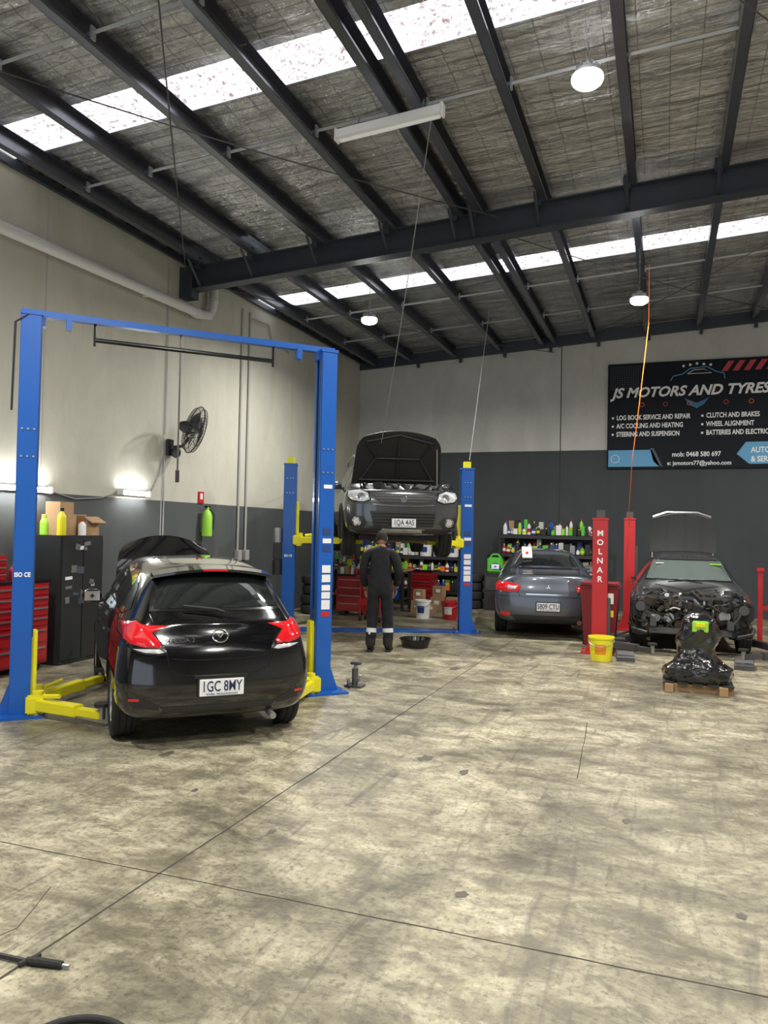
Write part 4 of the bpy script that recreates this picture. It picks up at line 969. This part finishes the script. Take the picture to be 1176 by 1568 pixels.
m.box((1.55,13.6,.03),(.4,.4,.06),'red'); m.box((1.55,13.6,.62),(.2,.05,.06),'red'); m.obj('bumper_stand')

# ------------------------------------------------------------------ banner
m=MB()
bx0,bx1,bz0,bz1=-1.28,4.6,3.27,5.68; by=YB-.05
m.box(((bx0+bx1)/2,by,(bz0+bz1)/2),(bx1-bx0,.03,bz1-bz0),'banner_black')
T=lambda x,z:FX((x,by-.018,z),(1,0,0),(0,0,1))
text_to(m,'JS MOTORS AND TYRES',.31,'text_white',T(bx0+.10,4.90)@Matrix.Translation((0,0,.006)),shear=.3,off=.010,sx=.985)
for i,s in enumerate(('LOG BOOK SERVICE AND REPAIR','A/C COOLING AND HEATING','STEERING AND SUSPENSION')): text_to(m,s,.15,'text_white',T(bx0+.20,4.385-i*.19),off=.004,sx=.70); m.box((bx0+.12,by-.018,4.43-i*.19),(.045,.004,.045),'text_white')
for i,s in enumerate(('CLUTCH AND BRAKES','WHEEL ALIGNMENT','BATTERIES AND ELECTRICAL')): text_to(m,s,.15,'text_white',T(bx0+2.10,4.385-i*.19),off=.004,sx=.70); m.box((bx0+2.02,by-.018,4.43-i*.19),(.045,.004,.045),'text_white')
text_to(m,'mob: 0468 580 697',.15,'text_white',T(bx0+1.40,3.53),off=.003,sx=.85); text_to(m,'e: jsmotors77@yahoo.com',.13,'text_white',T(bx0+1.30,3.34),off=.002,sx=.92)
m.prism([(0,0),(1.12,0),(.94,.38),(.0,.38)],.004,'banner_blue',X=T(bx0+.03,bz0+.04)); m.prism([(.98,.12),(1.10,.0),(1.18,0),(.98,.42),(.90,.42)],.004,'banner_grey',X=T(bx0+.03,bz0+.04))
m.tube([(.09*math.cos(a*pi/8),.09*math.sin(a*pi/8),0) for a in range(17)],.008,'text_white',5,X=T(bx0+.18,bz0+.22))
m.prism([(0,.22),(.25,0),(2.6,0),(2.6,.48),(.18,.48)],.004,'banner_blue',X=T(bx0+2.72,bz0+.08))
text_to(m,'AUTO REPAIR',.17,'text_white',T(bx0+3.0,3.60)@Matrix.Translation((0,0,.004)),off=.004,sx=.8); text_to(m,'& SERVICE',.17,'text_white',T(bx0+3.0,3.40)@Matrix.Translation((0,0,.004)),off=.004,sx=.8)
for i in range(9): m.prism([(0,0),(.12,0),(.26,.22),(.14,.22)],.004,'banner_red',X=T(bx0+2.40+i*.22,5.40))
lg=[(0,0),(.06,.10),(.25,.14),(.42,.26),(.75,.28),(.95,.16),(1.1,.12),(1.12,0)]
m.tube([(x,z,0) for x,z in lg],.012,'banner_blue',6,X=T(bx0+1.35,5.24)); m.tube([(.35,.14,0),(.48,.22,0),(.7,.23,0),(.85,.14,0),(.35,.14,0)],.007,'text_white',6,X=T(bx0+1.35,5.24))
m.prism([(0,-.0),(.12,-.16),(.26,-.24),(.40,-.16),(.52,0),(.40,-.06),(.26,-.12),(.12,-.06)],.003,'logo_blue',X=T(bx0+1.64,4.84))
for i in range(5): m.prism([(.02*math.cos(pi/2+j*pi/5)*(2 if j%2==0 else 1),.02*math.sin(pi/2+j*pi/5)*(2 if j%2==0 else 1)) for j in range(10)],.004,'text_white',X=T(bx0+1.62+i*.14,5.60-.02*abs(i-2)))
for i in range(14): m.box((bx0+.06+i*.05,by-.017,5.35),(.006,.003,.55),'banner_grey')
for i in range(11): m.box((bx0+.38,by-.017,5.1+i*.05),(.66,.003,.006),'banner_grey')
for i in range(6):
    X=T(bx0+.75+i*.5 + (.25 if i>2 else 0),4.72); m.tube([(.045*math.cos(a*pi/8),.045*math.sin(a*pi/8),0) for a in range(17)],.007,'orange' if i%2==0 else 'banner_red',5,X=X)
m.obj('wall_banner')

# ------------------------------------------------------------------ lamps, cords
LP=175
def highbay(x,y,z):
    m=MB(); X=Matrix.Translation((x,y,z))
    m.lathe([(0,.14),(.035,.14),(.05,.10),(.10,.08),(.12,.05),(.13,.02),(.13,.0),(0,.005)],'lamp_body',X=X,seg=28)
    for i in range(12): a=2*pi*i/12; m.box((x+.08*math.cos(a),y+.08*math.sin(a),z+.09),(.06,.006,.04),'lamp_body',rot=(0,0,a))
    m.lathe([(.135,.02),(.14,-.005),(.13,-.035),(.10,-.06),(.05,-.07),(0,-.075)],'led',X=X,seg=28)
    zt=roofz(x)-.2; n=int((zt-z-.14)/.05)
    for i in range(n):
        zz=z+.16+i*.05; m.tube([(x+(.012 if i%2 else 0)*math.cos(a*pi/4),y+(0 if i%2 else .012)*math.cos(a*pi/4),zz+.03*math.sin(a*pi/4)) for a in range(9)],.0035,'steel',5)
    m.obj('highbay_lamp')
    l=bpy.data.lights.new('highbay_lamp_light','AREA'); l.shape='DISK'; l.size=.26; l.energy=LP; l.color=(1,.975,.90); l.spread=math.radians(170)
    o=bpy.data.objects.new('highbay_lamp_light',l); COL.objects.link(o); o.location=(x,y,z-.09)
for p in ((-.70,6.86,5.83),(-4.9,12.2,5.42),(-.43,12.6,5.50),(-4.6,2.6,5.6),(-.3,1.2,5.8),(4.2,7.5,5.9),(4.2,13.5,5.9),(3.5,.6,5.9)): highbay(*p)
m=MB(); a=Vector((-3.42,7.42,6.04)); b=Vector((-2.2,7.40,6.11)); d=(b-a); X=FX(a,d,(0,0,1))
L=d.length; m.box((L/2,0,.02),(L,.10,.05),'white',X=X,bev=.01); m.box((L/2,0,-.035),(L-.03,.13,.07),'tube_off',X=X,bev=.025); m.box((.01,0,-.01),(.03,.14,.11),'white',X=X,bev=.01); m.box((L-.01,0,-.01),(.03,.14,.11),'white',X=X,bev=.01)
for t in (.2,.8): m.cyl(a+d*t+Vector((0,0,.03)),a+d*t+Vector((0,.1,.22)),.008,'steel',6)
m.obj('batten_light')
def cord(name,pts,r,k):
    m=MB(); m.tube(pts,r,k,6); m.obj(name)
def sag(a,b,s,n=14): a=Vector(a);b=Vector(b); return [a+(b-a)*i/n+Vector((0,0,-s*math.sin(pi*i/n))) for i in range(n+1)]
cord('air_hose',sag((-2.35,7.5,6.15),(-4.15,10.95,3.1),.12),.006,'rope')
cord('air_hose',sag((-3.3,14.6,6.2),(-3.22,12.86,3.0),.0),.007,'rope')
cord('orange_air_hose',[(-.30,13.3,6.3),(-.30,13.3,5.3)]+sag((-.30,13.3,5.3),(-.55,13.6,3.0),.05)[1:]+[(-.58,13.9,2.6),(-.62,14.2,2.15),(-.62,14.55,1.9)],.007,'orange')

# ------------------------------------------------------------------ mechanic
def mechanic(x,y,rz):
    par=empty('mechanic',(x,y,0),rz)
    V=[(0,0,.95),(0,.0,1.10),(0,.01,1.27),(0,.03,1.40),(0,.06,1.485),(0,.09,1.55),
       (-.10,.025,1.42),(-.195,.03,1.40),(-.26,.0,1.15),(-.235,.12,.94),(-.23,.15,.87),
       (.10,.025,1.42),(.195,.03,1.40),(.265,.02,1.15),(.225,.16,.96),(.215,.19,.89),
       (-.085,0,.88),(-.105,.03,.50),(-.12,-.02,.13),(-.12,-.03,.06),(-.135,.10,.045),(-.14,.17,.04),
       (.085,0,.88),(.11,.07,.50),(.125,.05,.13),(.125,.04,.06),(.145,.17,.045),(.15,.24,.04)]
    E=[(0,1),(1,2),(2,3),(3,4),(4,5),(3,6),(6,7),(7,8),(8,9),(9,10),(3,11),(11,12),(12,13),(13,14),(14,15),(0,16),(16,17),(17,18),(18,19),(19,20),(20,21),(0,22),(22,23),(23,24),(24,25),(25,26),(26,27)]
    R=[(.175,.135),(.17,.13),(.185,.14),(.155,.115),(.07,.065),(.058,.06),(.105,.095),(.09,.085),(.068,.066),(.05,.048),(.04,.022),(.105,.095),(.09,.085),(.068,.066),(.05,.048),(.04,.022),
       (.115,.115),(.088,.088),(.072,.072),(.055,.055),(.052,.045),(.042,.035),(.115,.115),(.088,.088),(.072,.072),(.055,.055),(.052,.045),(.042,.035)]
    me=bpy.data.meshes.new('body'); me.from_pydata(V,E,[]); o=bpy.data.objects.new('body',me); COL.objects.link(o)
    sk=o.modifiers.new('k','SKIN'); su=o.modifiers.new('s','SUBSURF'); su.levels=2; su.render_levels=2
    lay=me.skin_vertices[0].data
    for i,(a,b) in enumerate(R): lay[i].radius=(a,b)
    lay[0].use_root=True
    bpy.context.view_layer.update()
    nm=bpy.data.meshes.new_from_object(o.evaluated_get(bpy.context.evaluated_depsgraph_get())); o.modifiers.clear(); o.data=nm
    ks=['workwear','trouser','hivis','skin','boot']
    for k in ks: nm.materials.append(M[k])
    for v in nm.vertices:
        n=noise.noise(v.co*9)*.012+noise.noise(v.co*22)*.004
        if .15<v.co.z<1.45: v.co+=v.normal*n
        if .80<v.co.z<.90 and abs(v.co.x)<.17: v.co+=v.normal*.016
    for p in nm.polygons:
        c=p.center; arm=abs(c.x)>.185 and c.z>.7
        if c.z<.13: i=4
        elif arm and c.z<.945: i=3
        elif c.z>1.505: i=3
        elif .27<c.z<.345: i=2
        elif c.z<.86 and not arm: i=1
        else: i=0
        p.material_index=i; p.use_smooth=True
    o.parent=par
    m=MB()
    for s,(hx,hy,hz) in ((-1,(-.23,.155,.87)),(1,(.215,.195,.89))):
        L=[.068,.078,.073,.058]
        for i in range(4):
            bx=hx+(i-1.5)*.006*-s; by_=hy-.028+i*.0185; p0=Vector((bx,by_,hz-.02)); l=L[i]
            m.tube([p0,p0+Vector((-s*.004,.004,-.035)),p0+Vector((-s*.014,.010,-.035-l*.42)),p0+Vector((-s*.032,.012,-.035-l*.78)),p0+Vector((-s*.044,.012,-.035-l*.9))],[.009,.0095,.0085,.0078,.005],'skin',8)
        p0=Vector((hx-s*.004,hy+.028,hz+.008)); m.tube([p0,p0+Vector((-s*.008,.022,-.022)),p0+Vector((-s*.014,.030,-.045)),p0+Vector((-s*.016,.030,-.064))],[.012,.011,.009,.006],'skin',8)
    for (a,b) in (((-.242,.085,.99),(-.236,.118,.945)),((.233,.125,1.01),(.225,.158,.963))): m.tube([a,b],[.056,.053],'workwear',14)
    m.tube([(-.09,.03,1.475),(0,-.03,1.50),(.09,.03,1.475)],.02,'workwear',8)
    m.obj('hands_and_cuffs',par)
    m=MB(); b=bmesh.new(); bmesh.ops.create_uvsphere(b,u_segments=32,v_segments=24,radius=1)
    for v in b.verts:
        x_,y_,z_=v.co; w=.076*(1-.16*max(0,-z_)**1.5)
        v.co=Vector((x_*w,y_*.094*(1-.08*max(0,-z_)),z_*.115))
        if y_>0:
            v.co.y+=.016*math.exp(-((x_/.2)**2+((z_+.15)/.16)**2))
            v.co.y-=.010*math.exp(-(((abs(x_)-.38)/.16)**2+((z_-.05)/.12)**2))
            v.co.y+=.005*math.exp(-((x_/.35)**2+((z_+.48)/.08)**2)); v.co.y+=.008*math.exp(-((x_/.3)**2+((z_+.8)/.15)**2))
    HX=Matrix.Translation((0,.115,1.625))@Matrix.Rotation(math.radians(-24),4,'X')
    m.bm(b,'skin',HX)
    for s in (-1,1):
        m.ball((s*.077,-.005,-.005),(.010,.018,.030),'skin',X=HX); m.ball((s*.029,.080,.006),.0115,'eye',X=HX); m.ball((s*.029,.0895,.006),.005,'hair',X=HX); m.tube([(s*.014,.092,.028),(s*.03,.093,.033),(s*.046,.084,.028)],.0035,'hair',5,X=HX)
    m.tube([(-.022,.088,-.058),(0,.095,-.056),(.022,.088,-.058)],.004,'banner_red',6,X=HX)
    b=bmesh.new(); bmesh.ops.create_uvsphere(b,u_segments=28,v_segments=20,radius=1)
    bmesh.ops.delete(b,geom=[v for v in b.verts if v.co.z < (.38 if v.co.y>.25 else (-.05 if v.co.y>-.1 else -.5))],context='VERTS')
    for v in b.verts: v.co=Vector((v.co.x*.083,v.co.y*.102,v.co.z*.124))*(1+.03*noise.noise(v.co*6))
    m.bm(b,'hair',HX); m.obj('head',par,ang=60)
    m=MB()
    for bx,by_,ya in ((-.12,-.03,.17),(.125,.04,.24)): m.box((bx*1.08,(by_+ya)/2+.0,.014),(.095,ya-by_+.16,.028),'rubber',bev=.012); m.tube([(bx,by_,.10),(bx,by_-.004,.20)],[.068,.078],'boot',14)
    m.obj('boot_soles',par)
mechanic(-3.84,10.2,math.radians(14))

# ------------------------------------------------------------------ world, camera, colour
w=bpy.data.worlds.new('World'); SC.world=w; w.use_nodes=True
w.node_tree.nodes['Background'].inputs['Color'].default_value=(.78,.87,1,1); w.node_tree.nodes['Background'].inputs['Strength'].default_value=1.2
F=1180.0
cam=bpy.data.cameras.new('camera'); co=bpy.data.objects.new('camera',cam); COL.objects.link(co)
cam.sensor_fit='VERTICAL'; cam.sensor_height=36; cam.lens=36*F/1600
co.matrix_world=Matrix.Translation((0,0,1.75))@(Matrix.Rotation(math.radians(20.45),3,'Z')@Matrix.Rotation(pi/2+math.radians(1.36),3,'X')@Matrix.Rotation(math.radians(1.2),3,'Z')).to_4x4()
SC.camera=co
SC.view_settings.view_transform='Standard'
SC.view_settings.exposure=0.2
